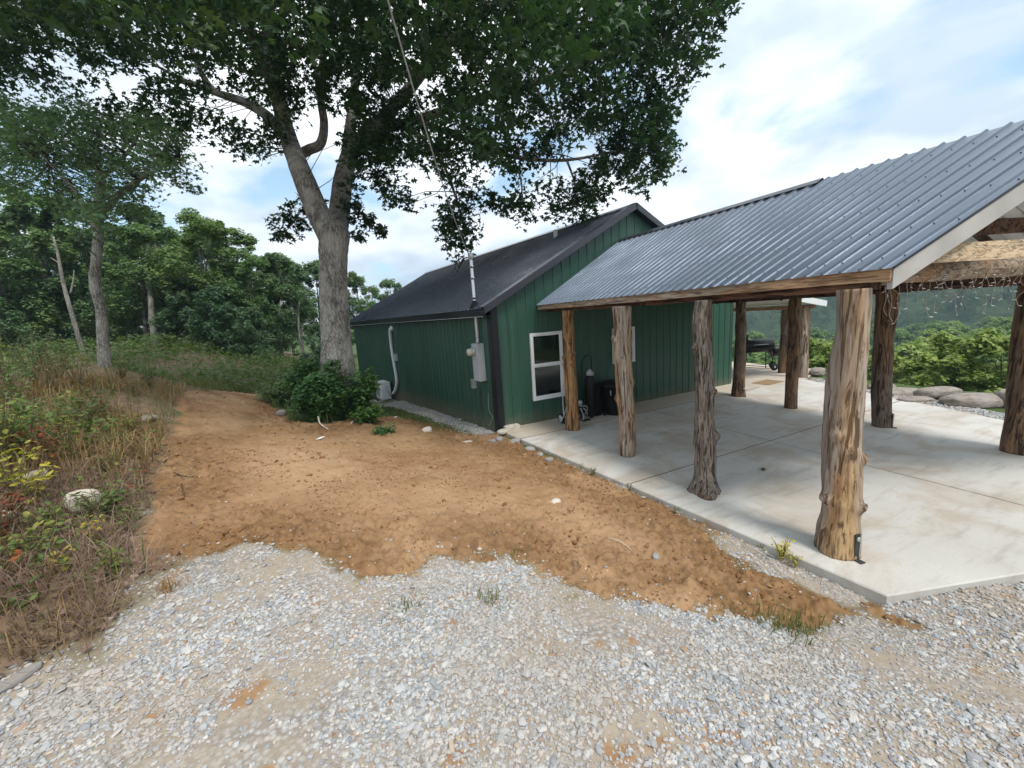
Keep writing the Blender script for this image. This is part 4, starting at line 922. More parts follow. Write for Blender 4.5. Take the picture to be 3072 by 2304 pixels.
woodC = tree_parts(103, 8.0, 3.0, 17000, .21, 'spray', MT['tree_leaf'], MT['bark'], .22, .14)
woodD = tree_parts(104, 5.0, 2.3, 12000, .20, 'spray', MT['tree_leaf2'], MT['dark_bark'], .10, .09)
def wood_tree(u, dep, top_v, parts, h0, label, group=None, rz=None, name='woodland_tree'):
    p = at_ground(u, dep); hor = 946 - .0677 * (u - 1536); ztop = CAM[2] + (hor - top_v) / FPX * dep; s = max(.5, (ztop - p[2]) / h0)
    return plant_tree(parts, name, label, p, s * .5 + .5 * min(1.15, s), rz if rz is not None else random.uniform(0, 6.3), group, s)
GRP = 'trees of the wood behind the meadow'
ORD = 'first second third fourth fifth sixth seventh eighth ninth tenth eleventh twelfth thirteenth fourteenth fifteenth sixteenth seventeenth eighteenth nineteenth twentieth'.split()
def nth(i): return ORD[i] if i < 20 else 'twenty-' + ORD[i - 20]
for i_, (u, dep, tv, pt) in enumerate(((-60, 20, 620, woodB), (60, 19, 700, woodA), (170, 21, 600, woodC), (350, 23, 640, woodB), (455, 21, 690, woodA), (545, 25, 632, woodB), (610, 22, 660, woodC), (690, 24, 690, woodA), (745, 22, 765, woodC), (830, 26, 772, woodA), (905, 25, 765, woodB))):
    wood_tree(u, dep, tv, pt, {id(woodA): 9.3, id(woodB): 9.8, id(woodC): 8.3}[id(pt)], nth(i_) + ' tree from the left in the front row of the wood behind the meadow', GRP)
for i_, (u, dep, tv, pt) in enumerate(((-120, 30, 690, woodA), (10, 29, 700, woodB), (110, 31, 690, woodC), (230, 30, 670, woodB), (300, 33, 690, woodA), (410, 31, 700, woodC), (500, 34, 690, woodA), (590, 33, 700, woodB), (660, 34, 720, woodA), (780, 34, 800, woodB), (870, 35, 800, woodC), (960, 34, 790, woodA))):
    wood_tree(u, dep, tv, pt, {id(woodA): 9.3, id(woodB): 9.8, id(woodC): 8.3}[id(pt)], nth(i_) + ' tree from the left in the back row of the wood, partly hidden', GRP)
for i_, (u, dep, tv, pt) in enumerate(((1045, 34, 830, woodC), (1100, 36, 822, woodA), (1165, 40, 838, woodB), (1230, 44, 880, woodC))):
    wood_tree(u, dep, tv, pt, {id(woodA): 9.3, id(woodB): 9.8, id(woodC): 8.3}[id(pt)], nth(i_) + ' tree from the left behind the far end of the house roof', 'trees behind the house')
for i, (u, dep) in enumerate([(-40, 17), (40, 19), (150, 20), (350, 21), (520, 22), (570, 21), (650, 20), (700, 21), (745, 20), (800, 23), (950, 24), (20, 24), (150, 26), (270, 25), (360, 27), (480, 27), (610, 27), (720, 28), (840, 29)]):
    p = at_ground(u, dep); s = .50 + .22 * random.random() + (.15 if dep > 23 else 0) - (.18 if 690 < u < 960 else 0); plant_tree(woodD, 'sapling', nth(i if i < 11 else i - 11) + (' low sapling from the left along the edge of the wood' if i < 11 else ' low sapling from the left deep in the shade of the wood'), p, s, random.uniform(0, 6.3), 'saplings in the shade of the wood', s * 1.0)
# the tree with the pale trunk standing in the meadow at left
p = on_ground(312, 1100); dpt = float((p - CAM) @ FW)
pale = thing('pale_trunk_tree', 'slender tree with a pale bare trunk standing in the weeds at left', 'tree', p)
def K2(u, v, d=dpt): return at_depth(u, v, d)
nodes2 = []
def limb2(P, R, nm='limb', n=12):
    Q = spline(P, 6); MB().tube(Q, np.interp(np.linspace(0, 1, len(Q)), np.linspace(0, 1, len(R)), R), n, bump=barkbump(.07)).build(nm, MT['bark'], pale); nodes2.extend(Q[::2])
limb2([p - [0, 0, .15], K2(308, 1010), K2(303, 930), K2(285, 850), K2(290, 770), K2(296, 700), K2(290, 640)], [.135, .105, .10, .105, .095, .085, .075], 'trunk', 16)
limb2([K2(294, 690), K2(240, 600), K2(180, 520), K2(100, 440)], [.08, .06, .04, .02]); limb2([K2(292, 670), K2(360, 580), K2(450, 520), K2(540, 470)], [.08, .06, .04, .015]); limb2([K2(290, 640), K2(300, 540), K2(290, 440), K2(310, 340)], [.09, .07, .05, .02]); limb2([K2(300, 540), K2(380, 460), K2(430, 380)], [.05, .035, .015])
SIL2 = [(-60, 260), (110, 330), (230, 300), (380, 330), (500, 370), (560, 440), (585, 500), (600, 560), (560, 590), (520, 545), (470, 560), (470, 620), (400, 660), (340, 700), (240, 700), (160, 640), (120, 560), (60, 600), (-60, 560)]
G2 = [[(330, 430), (420, 430), (430, 470), (340, 470)], [(130, 560), (180, 560), (170, 600), (130, 600)], [(420, 560), (450, 520), (465, 560), (440, 600)]]
c2 = []; G1 = np.random.default_rng(9)
while len(c2) < 330:
    u, v = G1.uniform(-60, 600), G1.uniform(260, 700)
    if in_poly(u, v, SIL2) and not any(in_poly(u, v, g_) for g_ in G2): c2.append(K2(u, v, dpt + G1.normal(0, 1.0)))
c2 = np.array(c2); C = np.repeat(c2, 30, 0) + ballpts(len(c2) * 30) * .34 * [1, 1, .8]
V, T = leaves(C, .125, 'oak', .35, droop=.4); link_mesh('crown', tri_mesh('crown', V, T, [MT['tree_leaf2']], pale), pale)
tw = MB(); nodes2 = np.array(nodes2)
for c in c2:
    j = int(np.argmin(np.linalg.norm(nodes2 - c, axis=1))); tw.tube([nodes2[j], (nodes2[j] + c) / 2 + rng.normal(0, .06, 3), c], [.014, .009, .004], 4, cap=False)
tw.build('twigs', MT['twig'], pale, kind='stuff')
# thin dead snags and pale trunks in front of the wood
def snag(P, R, label, br=()):
    t = thing('dead_tree', label, 'dead tree', P[0]); MB().tube(spline(P, 6), np.interp(np.linspace(0, 1, (len(P) - 1) * 6 + 1), np.linspace(0, 1, len(R)), R), 9, bump=barkbump(.06)).build('trunk', MT['bark'], t)
    for Q, r in br: MB().tube(spline(Q, 4), np.linspace(r, r * .3, (len(Q) - 1) * 4 + 1), 6).build('branch', MT['bark'], t)
q = lambda u, v, d: at_depth(u, v, d)
def foot(u, dep): return at_ground(u, dep, -.1)
snag([foot(236, 17), q(215, 940, 17), q(195, 870, 17), q(182, 810, 17), q(175, 770, 17), q(160, 710, 17)], [.085, .08, .07, .06, .05, .03], 'thin pale leaning dead trunk left of the pale meadow tree', [([q(212, 880, 17), q(220, 840, 17), q(222, 810, 17)], .04), ([q(178, 790, 17), q(160, 778, 17), q(150, 772, 17)], .03)])
snag([foot(463, 20), q(462, 1000, 20), q(456, 950, 20), q(452, 880, 20), q(455, 800, 20.5), q(462, 730, 21)], [.16, .14, .13, .11, .08, .04], 'stout pale trunk at the edge of the wood beyond the weeds')
snag([foot(437, 21), q(437, 1000, 21), q(434, 940, 21), q(430, 850, 21.3), q(436, 760, 21.5)], [.10, .09, .08, .06, .03], 'dark slim trunk just left of the stout pale trunk')
snag([foot(805, 23), q(815, 1010, 23), q(818, 985, 23), q(835, 945, 23), q(842, 900, 23.3)], [.10, .09, .09, .06, .02], 'short pale stem among the saplings left of the oak trunk')
snag([foot(898, 24), q(897, 1000, 24), q(895, 940, 24), q(898, 880, 24.3), q(893, 830, 24.5)], [.06, .06, .05, .04, .02], 'thin pale pole trunk between the saplings and the oak trunk')
# ------------------------------------------------------------------ the valley: tree crowns beyond the patio
valA = tree_parts(201, 12.0, 4.6, 17000, .40, 'spray', MT['sun_leaf'], MT['dark_bark'], .22, .2, 11)
valB = tree_parts(202, 11.0, 4.0, 16000, .38, 'spray', MT['tree_leaf'], MT['bark'], .20, .2, 10)
valC = tree_parts(203, 10.0, 4.4, 16000, .38, 'spray', MT['sun_leaf'], MT['bark'], .16, .18, 10)
GV = np.random.default_rng(23)
for row, dep in enumerate((17, 21, 26, 32, 39, 48, 60, 76, 96, 122)):
    step = 5.6 if dep < 40 else 6.5 + dep * .035; k_ = 0
    for xs_ in np.arange(0.50 * dep, 1.42 * dep, step):
        d = FW * np.array([1, 1, 0]); r_ = RT * np.array([1, 1, 0]); P = CAM + d / np.linalg.norm(d) * (dep + GV.normal(0, 1.5)) + r_ / np.linalg.norm(r_) * (xs_ + GV.normal(0, 1.3))
        if P[0] < 15.5 or (P[1] > 6 and P[0] < 20): continue
        z = gz(P[0], P[1]); k = int(GV.integers(0, 3)); s = GV.uniform(.85, 1.2) * (12, 11, 10)[k] / (13, 12, 11)[k]
        h = (13, 12, 11)[k] * s; lim = CAM[2] - dep * max(.078, .185 - .0018 * dep) + GV.normal(0, .25)      # a falling slope: nearer crowns stand lower
        s = min(s, max(.25, (lim - z) / h * s)) if dep < 80 else s * max(.4, (lim - z) / h)
        k_ += 1; plant_tree((valA, valB, valC)[k], 'valley_tree', nth(k_ - 1) + ' crown from the left in the ' + nth(row) + ' row of trees down the valley', (P[0], P[1], z - .3), s, GV.uniform(0, 6.3), 'trees down the valley slope')
slab_shrub = tree_parts(204, 2.2, 1.2, 6000, .13, 'spray', MT['sun_leaf'], MT['twig'], .05, .03, 7)
for i, (u, v) in enumerate(((2500, 1100), (2590, 1105), (2735, 1150), (2830, 1160), (2960, 1170), (2660, 1130), (2900, 1168), (3030, 1185), (2440, 1098))):
    P = at_z(u, v + 40, -.5); P = P + (P - CAM) * np.array([.22, .22, 0]); P[2] = gz(P[0], P[1]) - .2
    plant_tree(slab_shrub, 'bank_shrub', nth({0: 1, 1: 2, 2: 4, 3: 5, 4: 7, 5: 3, 6: 6, 7: 8, 8: 0}[i]) + ' yellow-green shrub from the left on the bank behind the boulders', P, 1.0 + .3 * math.sin(i * 5), i * 1.3, 'shrubs on the bank behind the boulders', cat='shrub')
# far wooded hills: one mass
def wooded_hill():
    a = np.linspace(math.radians(20), math.radians(110), 380); r = np.geomspace(110, 900, 220); A, R_ = np.meshgrid(a, r); X = CAM[0] + R_ * np.sin(A + .0); Y = CAM[1] + R_ * np.cos(A)
    Z = far_h(X, Y); w = 6 + R_ * .012
    cell = np.abs(fbm(X / w, Y / w, 0, 81, 3)); k__ = sstep(95, 190, X); Z = Z - 3 + k__ * (9 + 8 * cell + 4 * fbm(X / (w * .4), Y / (w * .4), 0, 83, 2))
    n, m_ = X.shape; i = np.arange(n - 1)[:, None] * m_ + np.arange(m_ - 1)[None]; Q = np.stack([i, i + m_, i + m_ + 1, i + 1], -1).reshape(-1, 4)
    return link_mesh('far_wood', tri_mesh('far_wood', np.stack([X.ravel(), Y.ravel(), Z.ravel()], 1), Q, [MT['hill']], smooth=False), kind='stuff')
m = NT('far_wood'); n_ = m.noise(m.co('World'), .09, 6, .65); n3 = m.noise(m.co('World'), .5, 5, .7)
m.col(m.mix(m.ramp(n_, [(.3, 0), (.7, 1)]), m.mix(m.ramp(n3, [(.3, 0), (.7, 1)]), (.022, .050, .024), (.045, .085, .036)), m.mix(m.ramp(n3, [(.3, 0), (.7, 1)]), (.040, .075, .028), (.085, .125, .045)))); m.rough(.95); m.bump(n3, 1.0, 2.5); MT['hill'] = m.mat
hill = wooded_hill(); hill['label'] = 'blue green wooded hills far across the valley'
# ------------------------------------------------------------------ gravel, clods and litter on the ground
def scatter(n, u0, u1, v0, v1, g, half=60):
    """points of the ground inside a wedge in front of the drive, spread evenly over the ground"""
    th0 = math.atan2(FW[0], FW[1]); a = th0 + g.uniform(-1, 1, n) * math.radians(half); r = np.sqrt(g.uniform(u0 ** 2, u1 ** 2, n)); return CAM[0] + r * np.sin(a), CAM[1] + r * np.cos(a)
def stones(X, Y, Z, size, g, flat=.62, sub=1):
    V0, F0 = ico(sub); N = len(X); F0 = np.array(F0)
    D = np.stack([size * g.uniform(.7, 1.35, N), size * g.uniform(.55, 1.0, N), size * flat * g.uniform(.5, 1.1, N)], 1) / 2
    V = V0[None] * g.uniform(.72, 1.15, (N, len(V0), 1)) * D[:, None]
    a = g.uniform(0, 6.28, N); t = g.normal(0, .35, N); ca, sa, ct, st_ = np.cos(a), np.sin(a), np.cos(t), np.sin(t)
    x = V[..., 0]; y = V[..., 1] * ct[:, None] - V[..., 2] * st_[:, None]; z = V[..., 1] * st_[:, None] + V[..., 2] * ct[:, None]
    V = np.stack([x * ca[:, None] - y * sa[:, None], x * sa[:, None] + y * ca[:, None], z], -1) + np.stack([X, Y, Z], 1)[:, None]
    T = (F0[None] + (np.arange(N) * len(V0))[:, None, None]).reshape(-1, 3); return V.reshape(-1, 3), T
def gravel_mat(name, stops, dusty):
    m = NT(name); r = m.island(); P = m.co('World'); n_ = m.noise(P, 1.3, 5, .6, .4); f = m.noise(P, 90, 3)
    c = m.ramp(r, stops); c = m.mix(m.ramp(n_, [(.46, 0), (.62, dusty)]), c, (.40, .345, .285)); c = m.mix(m.ramp(f, [(.4, .25), (.6, 0)]), c, (.25, .24, .23)); m.col(c); m.rough(.9); m.bump(f, .3, .004); return m.mat
MT['gravel'] = gravel_mat('limestone_gravel', [(0, (.26, .275, .30)), (.3, (.375, .39, .41)), (.62, (.50, .505, .51)), (.86, (.60, .58, .55)), (.95, (.54, .45, .34)), (1, (.33, .18, .10))], .55)
gg = np.random.default_rng(77)
parts_v, parts_t, off = [], [], 0
for n, r0, r1, s, keep_lo, emb in ((34000, .2, 3.2, .026, .25, .12), (48000, 3.0, 6.8, .028, .25, .1), (5000, .2, 5.5, .046, .2, .15), (56000, .2, 4.6, .015, .12, .2)):
    X, Y = scatter(n, r0, r1, 0, 0, gg, 76); d, w, g_, sd = masks(X, Y)
    bare = fbm(X * 1.1 + 3, Y * 1.1, 0, 91, 4) - (.16 if s < .02 else 0); p = g_ * (1 - .90 * sstep(.0, .30, bare)) * (1 - .65 * sstep(.1, .4, fbm(X * 3.2, Y * 3.2, 0, 93, 3))) * (1 - in_poly(X, Y, SLAB))
    k = gg.random(len(X)) < p; X, Y = X[k], Y[k]; Z = ground_h(X, Y) + s * emb
    V, T = stones(X, Y, Z, s * gg.uniform(.65, 1.35, len(X)), gg); parts_v.append(V); parts_t.append(T + off); off += len(V)
# stray stones lying on the dirt, rubble strip by the house wall and beside the patio
X, Y = scatter(26000, 2.2, 11, 0, 0, gg); d, w, g_, sd = masks(X, Y); k = (d > .2) & (gg.random(len(X)) < .03 + .75 * np.exp(-np.abs(sd) * 5)) & (np.hypot(X - CAM[0], Y - CAM[1]) < 9); X, Y = X[k], Y[k]
V, T = stones(X, Y, ground_h(X, Y), .020 * gg.uniform(.5, 1.6, len(X)), gg); parts_v.append(V); parts_t.append(T + off); off += len(V)
t = gg.uniform(.1, 8, 5200); o = gg.uniform(.02, .75, 5200); P = HD[None] * t[:, None] + HN[None] * o[:, None]; k = gg.random(5200) < sstep(.8, .3, o); P = P[k]
V, T = stones(P[:, 0], P[:, 1], ground_h(P[:, 0], P[:, 1]), .04 * gg.uniform(.5, 1.6, len(P)), gg); parts_v.append(V); parts_t.append(T + off); off += len(V)
X = gg.uniform(7.4, 10.4, 9000); Y = gg.uniform(-6.4, -.7, 9000); k = in_poly(X, Y, GRAVR); X, Y = X[k], Y[k]
V, T = stones(X, Y, ground_h(X, Y) + .01, .05 * gg.uniform(.6, 1.5, len(X)), gg); parts_v.append(V); parts_t.append(T + off); off += len(V)
gv = link_mesh('gravel', tri_mesh('gravel', np.concatenate(parts_v), np.concatenate(parts_t), [MT['gravel']]), kind='stuff'); gv['label'] = 'pale grey crushed limestone gravel of the drive'
# clods of turned earth
mc = NT('earth_clods'); r = mc.island(); f = mc.noise(mc.co('World'), 40, 4); mc.col(mc.mix(mc.ramp(f, [(.35, .6), (.6, 0)]), mc.ramp(r, [(0, (.19, .095, .040)), (.6, (.29, .160, .074)), (1, (.40, .25, .13))]), (.15, .07, .03))); mc.rough(.98); mc.bump(f, .6, .01); MT['clod'] = mc.mat
X, Y = scatter(34000, 2.2, 12, 0, 0, gg); d, w, g_, sd = masks(X, Y)
pr = (d > .6) * (.05 + .85 * np.exp(-((sd - .35) / .35) ** 2) * sstep(-.1, .3, fbm(X * 1.5, Y * 1.5, 0, 97, 3)) + .5 * sstep(.15, .4, fbm(X * 2.2, Y * 2.2, 0, 99, 3)))
k = gg.random(len(X)) < pr; X, Y = X[k], Y[k]; V, T = stones(X, Y, ground_h(X, Y) - .004, .05 * gg.uniform(.3, 1.0, len(X)) ** 1.5 * gg.uniform(.6, 2.2, len(X)), gg, .75)
V_, T_ = V, T; X, Y = scatter(60000, 2.2, 8, 0, 0, gg); d, w, g_, sd = masks(X, Y); k = (d > .5) & (gg.random(len(X)) < .12 + .75 * sstep(.0, .35, fbm(X * 2.6, Y * 2.6, 0, 95, 3))); X, Y = X[k], Y[k]
V, T = stones(X, Y, ground_h(X, Y), .018 * gg.uniform(.4, 1.7, len(X)), gg, .7); V, T = np.concatenate([V_, V]), np.concatenate([T_, T + len(V_)])
cl_ = link_mesh('earth_clods', tri_mesh('earth_clods', V, T, [MT['clod']]), kind='stuff'); cl_['label'] = 'loose clods of orange earth on the bare ground'

# single stones and rocks
def boulder(u, v, d, label, mat='rock', rz=0, lift=.25, name='boulder', z=None, seed=None, group=None, rough=.28):
    p = on_ground(u, v) if z is None else at_z(u, v, z); b = MB().rock((p[0], p[1], p[2] + d[2] * lift), d, seed or int(u), rz, sub=3, rough=rough)
    return tag(b.build(name, MT[mat]), label, 'rock', group)
boulder(258, 1535, (.25, .19, .23), 'large pale square rock in the weeds at left', 'pale_rock', .5, .48)
boulder(95, 1460, (.30, .18, .17), 'pale slanted rock behind the square one in the weeds', 'pale_rock', 1.0, .3)
boulder(8, 1562, (.16, .12, .10), 'small pale rock at the left edge of the picture', 'pale_rock', .3, .3)
boulder(62, 2045, (.20, .085, .045), 'long flat grey stone in the gravel at lower left', 'grey_rock', .95, .3)
boulder(425, 1265, (.50, .4, .09), 'flat grey stone beside the dirt path in the weeds', 'grey_rock', .4, .3)
boulder(1668, 1512, (.13, .09, .07), 'pale fist-sized rock on the dirt near the patio edge', 'pale_rock', .2, .3)
boulder(1397, 1330, (.28, .16, .04), 'flat white stone lying on the dirt near the house corner', 'pale_rock', .1, .4)
boulder(1282, 1298, (.22, .2, .16), 'brown and white stone near the gravel strip by the house', 'pale_rock', .1, .3)
boulder(845, 1245, (.22, .18, .15), 'grey stone at the dirt edge left of the bush', 'grey_rock', .1, .3)
boulder(1968, 1680, (.10, .07, .06), 'small grey stone lying in the turned earth', 'grey_rock', .7, .3)
for i, (u, v, s) in enumerate(((1545, 1325, .22), (1500, 1316, .20), (1590, 1348, .20), (1648, 1378, .16), (1620, 1362, .15), (1478, 1322, .16))):
    boulder(u, v + 6, (s, s * .8, s * .6), nth({5: 0, 1: 1, 0: 2, 2: 3, 4: 4, 3: 5}[i]) + ' chunk of grey rubble from the house corner along the patio edge', 'grey_rock', i, .2, 'rubble_stone', None, i + 400, 'rubble against the patio edge')
boulder(2452, 1122, (.6, .4, .24), 'lone pale boulder beyond the far patio edge', 'rock', .4, .3, z=0)
boulder(2690, 1188, (1.1, .6, .26), 'low grey boulder just right of the dark barked post', 'rock', -.5, .2, z=-.1)
boulder(2810, 1196, (1.0, .4, .26), 'tilted dark slab boulder in the row beyond the gravel', 'rock', -.35, .55, z=-.05)
boulder(2745, 1206, (.7, .4, .15), 'low boulder lying under the tilted slab', 'rock', -.4, .3, z=-.05)
boulder(2920, 1215, (1.1, .6, .30), 'broad flat pale boulder in the row beyond the gravel', 'rock', -.5, .3, z=-.05)
boulder(3040, 1225, (.6, .5, .5), 'boulder at the right end of the row, behind the edge post', 'rock', -.5, .35, z=-.1)
boulder(2645, 1165, (.6, .4, .18), 'small boulder behind the low grey one', 'rock', -.3, .2, z=-.05)
# flat sandstone piece against the house corner
p = at_z(1535, 1285, 0); tag(MB().box(p + [.0, -.0, .035], (.34, .18, .07)).build('stone_block', MT['pale_rock']), 'tan stone block lying on the patio at the house corner', 'stone')
p = at_z(1505, 1297, 0); tag(MB().rock(p + [.03, -.02, .02], (.30, .2, .09), 6, .3, sub=2).build('stone_block', MT['pale_rock']), 'lower tan stone block touching the black corner trim', 'stone')
# sticks and scraps
def stick(P, r, label, mat='knot', name='stick'): tag(MB().tube(spline(P, 4), np.linspace(r, r * .5, (len(P) - 1) * 4 + 1), 7).build(name, MT[mat]), label, 'stick')
def og(u, v, l=.012):
    q = on_ground(u, v); q[2] = float(ground_h(np.array(q[0]), np.array(q[1]))) + l; return q
stick([og(958, 1272, .16), og(962, 1278, .05), og(985, 1290)], .022, 'pale root stub sticking out of the dirt before the bush', 'pale_rock')
stick([og(1055, 1276), og(1075, 1264, .03), og(1092, 1259)], .018, 'bent pale stick lying right of the root stub', 'pale_rock')
stick([og(775, 1216), og(800, 1200, .06), og(840, 1182, .25)], .014, 'thin stick leaning out of the grass left of the bush')
stick([og(1820, 1622), og(1860, 1645, .03), og(1895, 1668)], .006, 'thin pale root lying on the turned earth', 'pale_rock')
stick([og(2230, 1640, .04), og(2300, 1690, .05), og(2350, 1730)], .006, 'thin dry vine trailing beside the patio weeds', 'pale_rock')
stick([og(505, 1270, .02), og(520, 1200, .03), og(555, 1185)], .018, 'grey dead branch at the upper left of the dirt path', 'bark')
stick([og(525, 1430), og(565, 1440, .02), og(590, 1432)], .008, 'dark twig on the dirt path', 'twig')
stick([og(545, 1455), og(550, 1475, .02), og(556, 1500)], .008, 'short brown twig standing in the dirt path', 'twig')
for u, v, s, lab in ((963, 1325, .09, 'white scrap of paper on the dirt below the bush'), (1184, 1256, .10, 'white scrap beside the grass near the air conditioner')):
    q = og(u, v, .01); tag(MB().add([q + [-s, 0, 0], q + [0, -s * .5, .01], q + [s, s * .2, .03], q + [s * .1, s * .6, .02], q + [0, 0, .035]], [(0, 1, 4), (1, 2, 4), (2, 3, 4), (3, 0, 4)]).build('paper_scrap', MT['white']), lab, 'litter')
q = at_z(2290, 1410, .004); tag(MB().rock(q + [0, 0, .014], (.09, .05, .03), 3, .6, sub=2).build('dead_leaf', MT['twig']), 'small dark curled leaf on the patio slab', 'leaf')

# ------------------------------------------------------------------ weeds, grass and shrubs
def blades(X, Y, h, g, lean=.35, w=.006):
    N = len(X); Z = ground_h(X, Y) - .01; a = g.uniform(0, 6.28, N); l = g.normal(0, lean, N) * h
    B = np.stack([X, Y, Z], 1); d = np.stack([np.cos(a), np.sin(a), 0 * a], 1); s = np.stack([-np.sin(a), np.cos(a), 0 * a], 1); ww = w * (h / .3 + .4)[:, None]
    m1 = B + d * (l * .35)[:, None] + np.array([0, 0, 1.0]) * (h * .55)[:, None]; tp = B + d * l[:, None] + np.array([0, 0, 1.0]) * (h * (1 - .25 * np.abs(l / h)))[:, None]
    V = np.stack([B - s * ww, B + s * ww, m1 + s * ww * .8, m1 - s * ww * .8, tp], 1).reshape(-1, 3); T0 = np.array([(0, 1, 2), (0, 2, 3), (3, 2, 4)]); return V, (T0[None] + (np.arange(N) * 5)[:, None, None]).reshape(-1, 3)
def stuff(name, label, P, mat):
    vs, ts, o_ = [], [], 0
    for V, T in P: vs.append(V); ts.append(T + o_); o_ += len(V)
    o = link_mesh(name, tri_mesh(name, np.concatenate(vs), np.concatenate(ts), [MT[mat]]), kind='stuff'); o['label'] = label; return o
MT['dry_grass'] = leaf_mat('dry_grass', [(0, (.13, .085, .045)), (.4, (.25, .17, .09)), (.75, (.36, .26, .14)), (1, (.19, .20, .08))], .2, .5, rough=.8)
MT['green_grass'] = leaf_mat('green_grass', [(0, (.07, .105, .035)), (.5, (.13, .165, .06)), (1, (.26, .24, .12))], .3, .6, rough=.7)
MT['weed_leaf'] = leaf_mat('weed_leaf', [(0, (.045, .10, .03)), (.4, (.10, .17, .05)), (.7, (.20, .25, .07)), (1, (.36, .34, .08))], .35, 1.5)
MT['red_leaf'] = leaf_mat('red_leaf', [(0, (.13, .035, .022)), (.6, (.22, .07, .035)), (1, (.32, .15, .05))], .3, 2)
MT['yellow_leaf'] = leaf_mat('yellow_leaf', [(0, (.22, .24, .06)), (.5, (.42, .40, .08)), (1, (.55, .45, .07))], .35, 2)
MT['dark_litter'] = leaf_mat('leaf_litter', [(0, (.085, .06, .055)), (.6, (.20, .14, .12)), (1, (.38, .31, .27))], .1, 2, rough=.9)
MT['fern'] = leaf_mat('fern_leaf', [(0, (.065, .120, .045)), (.6, (.115, .185, .075)), (1, (.20, .26, .12))], .35, .8)
gw = np.random.default_rng(55)
def weedpts(n, r0, r1, f=lambda X, Y: 1.0):
    n = int(n * 1.35); X, Y = scatter(n, r0 * .7, r1, 0, 0, gw, 84); d, w, g_, sd = masks(X, Y); k = (w * (1 - d) > gw.uniform(.3, 1, n)) & (gw.random(n) < f(X, Y)) & (Y > -9.5); return X[k], Y[k]
dens = lambda X, Y: sstep(-.35, .25, fbm(X * .9, Y * .9, 0, 111, 3))
X, Y = weedpts(95000, 1.6, 12, dens); r_ = np.hypot(X - CAM[0], Y - CAM[1])
stuff('dry_grass', 'dry brown grass and dead stalks on the left bank', [blades(X, Y, gw.uniform(.06, .26, len(X)) * (1 + .9 * sstep(4, 7, r_)), gw, .9, .0032)], 'dry_grass')
X, Y = weedpts(26000, 2.0, 22, lambda X, Y: sstep(.15, -.25, fbm(X * .9, Y * .9, 0, 111, 3)) * .6 + .4 * sstep(7, 11, np.hypot(X - CAM[0], Y - CAM[1])))
stuff('green_grass', 'green grass on the bank and meadow at left', [blades(X, Y, gw.uniform(.10, .36, len(X)), gw, .45, .006)], 'green_grass')
X, Y = weedpts(34000, 1.6, 9); stuff('leaf_litter', 'dead leaves and dark litter on the left bank', [leaves(np.stack([X, Y, ground_h(X, Y) + gw.uniform(.005, .06, len(X))], 1), .055, 'oval', .6, g=gw)], 'dark_litter')
X, Y = weedpts(60000, 1.6, 6.5); X, Y = X[::2], Y[::2]; stuff('dry_brush', 'tangle of thin dead stems over the left bank', [blades(X, Y, gw.uniform(.10, .42, len(X)), gw, 1.6, .0016)], 'dark_litter')
X, Y = weedpts(30000, 1.8, 10, lambda X, Y: sstep(-.25, .25, fbm(X * 1.7, Y * 1.7, 0, 131, 3)) * .85); hh = gw.uniform(.02, .34, len(X))
stuff('bank_weeds', 'small green and yellowing weed leaves scattered over the left bank', [leaves(np.stack([X, Y, ground_h(X, Y) + hh], 1), .055, 'oval', .4, g=gw)], 'weed_leaf')
X, Y = weedpts(9000, 1.8, 8, lambda X, Y: sstep(.15, .4, fbm(X * 1.9, Y * 1.9, 0, 133, 3)) * .8); stuff('red_weeds', 'small rust red weed leaves scattered over the left bank', [leaves(np.stack([X, Y, ground_h(X, Y) + gw.uniform(.02, .28, len(X))], 1), .05, 'oval', .4, g=gw)], 'red_leaf')
# green growth at the foot of the wood and by the bush
X, Y = scatter(110000, 9, 28, 0, 0, gw); u, v, zd = project(np.stack([X, Y, smooth_h(X, Y)], 1)); d, w, g_, sd = masks(X, Y)
k = (u > -150) & (u < 1010) & (d < .2) & (zd > 9.5 + 2.0 * (u > 520)) & ~in_poly(X, Y, HOUSE) & (gw.random(len(X)) < sstep(-.3, .2, fbm(X * .5, Y * .5, 0, 121, 3)) * .75 + .1)
X, Y = X[k], Y[k]; zz_ = smooth_h(X, Y); hgt = .25 + .55 * sstep(-.2, .4, fbm(X * .45, Y * .45, 0, 123, 3))
stuff('undergrowth', 'ferny green undergrowth along the foot of the wood', [leaves(np.stack([X, Y, zz_ + gw.uniform(0, 1, len(X)) * hgt], 1), .15, 'spray', .45, g=gw)], 'fern')
X, Y = scatter(30000, 7, 16, 0, 0, gw); u, v, zd = project(np.stack([X, Y, smooth_h(X, Y)], 1)); d, w, g_, sd = masks(X, Y); k = (u > 560) & (u < 1010) & (d < .3) & (v < 1290) & (zd > 7.5) & (gw.random(len(X)) < .8); X, Y = X[k], Y[k]
stuff('meadow_grass', 'pale tangled grass between the dirt path and the oak', [blades(X, Y, gw.uniform(.12, .42, len(X)), gw, .5, .006)], 'green_grass')
X = []; Y = []
for t_, o_, s_ in ((1.2, .75, .5), (2.4, .95, .6), (3.6, 1.05, .7), (5.0, 1.1, .7), (6.2, 1.2, .8), (7.2, .5, .3)):
    n = 420; P = HD[None] * (t_ + gw.normal(0, s_ * .6, n))[:, None] + HN[None] * (o_ + gw.normal(0, .16, n))[:, None]; X.append(P[:, 0]); Y.append(P[:, 1])
X, Y = np.concatenate(X), np.concatenate(Y); stuff('strip_grass', 'low mossy grass between the dirt and the gravel strip by the house', [blades(X, Y, gw.uniform(.03, .13, len(X)), gw, .6, .006)], 'green_grass')

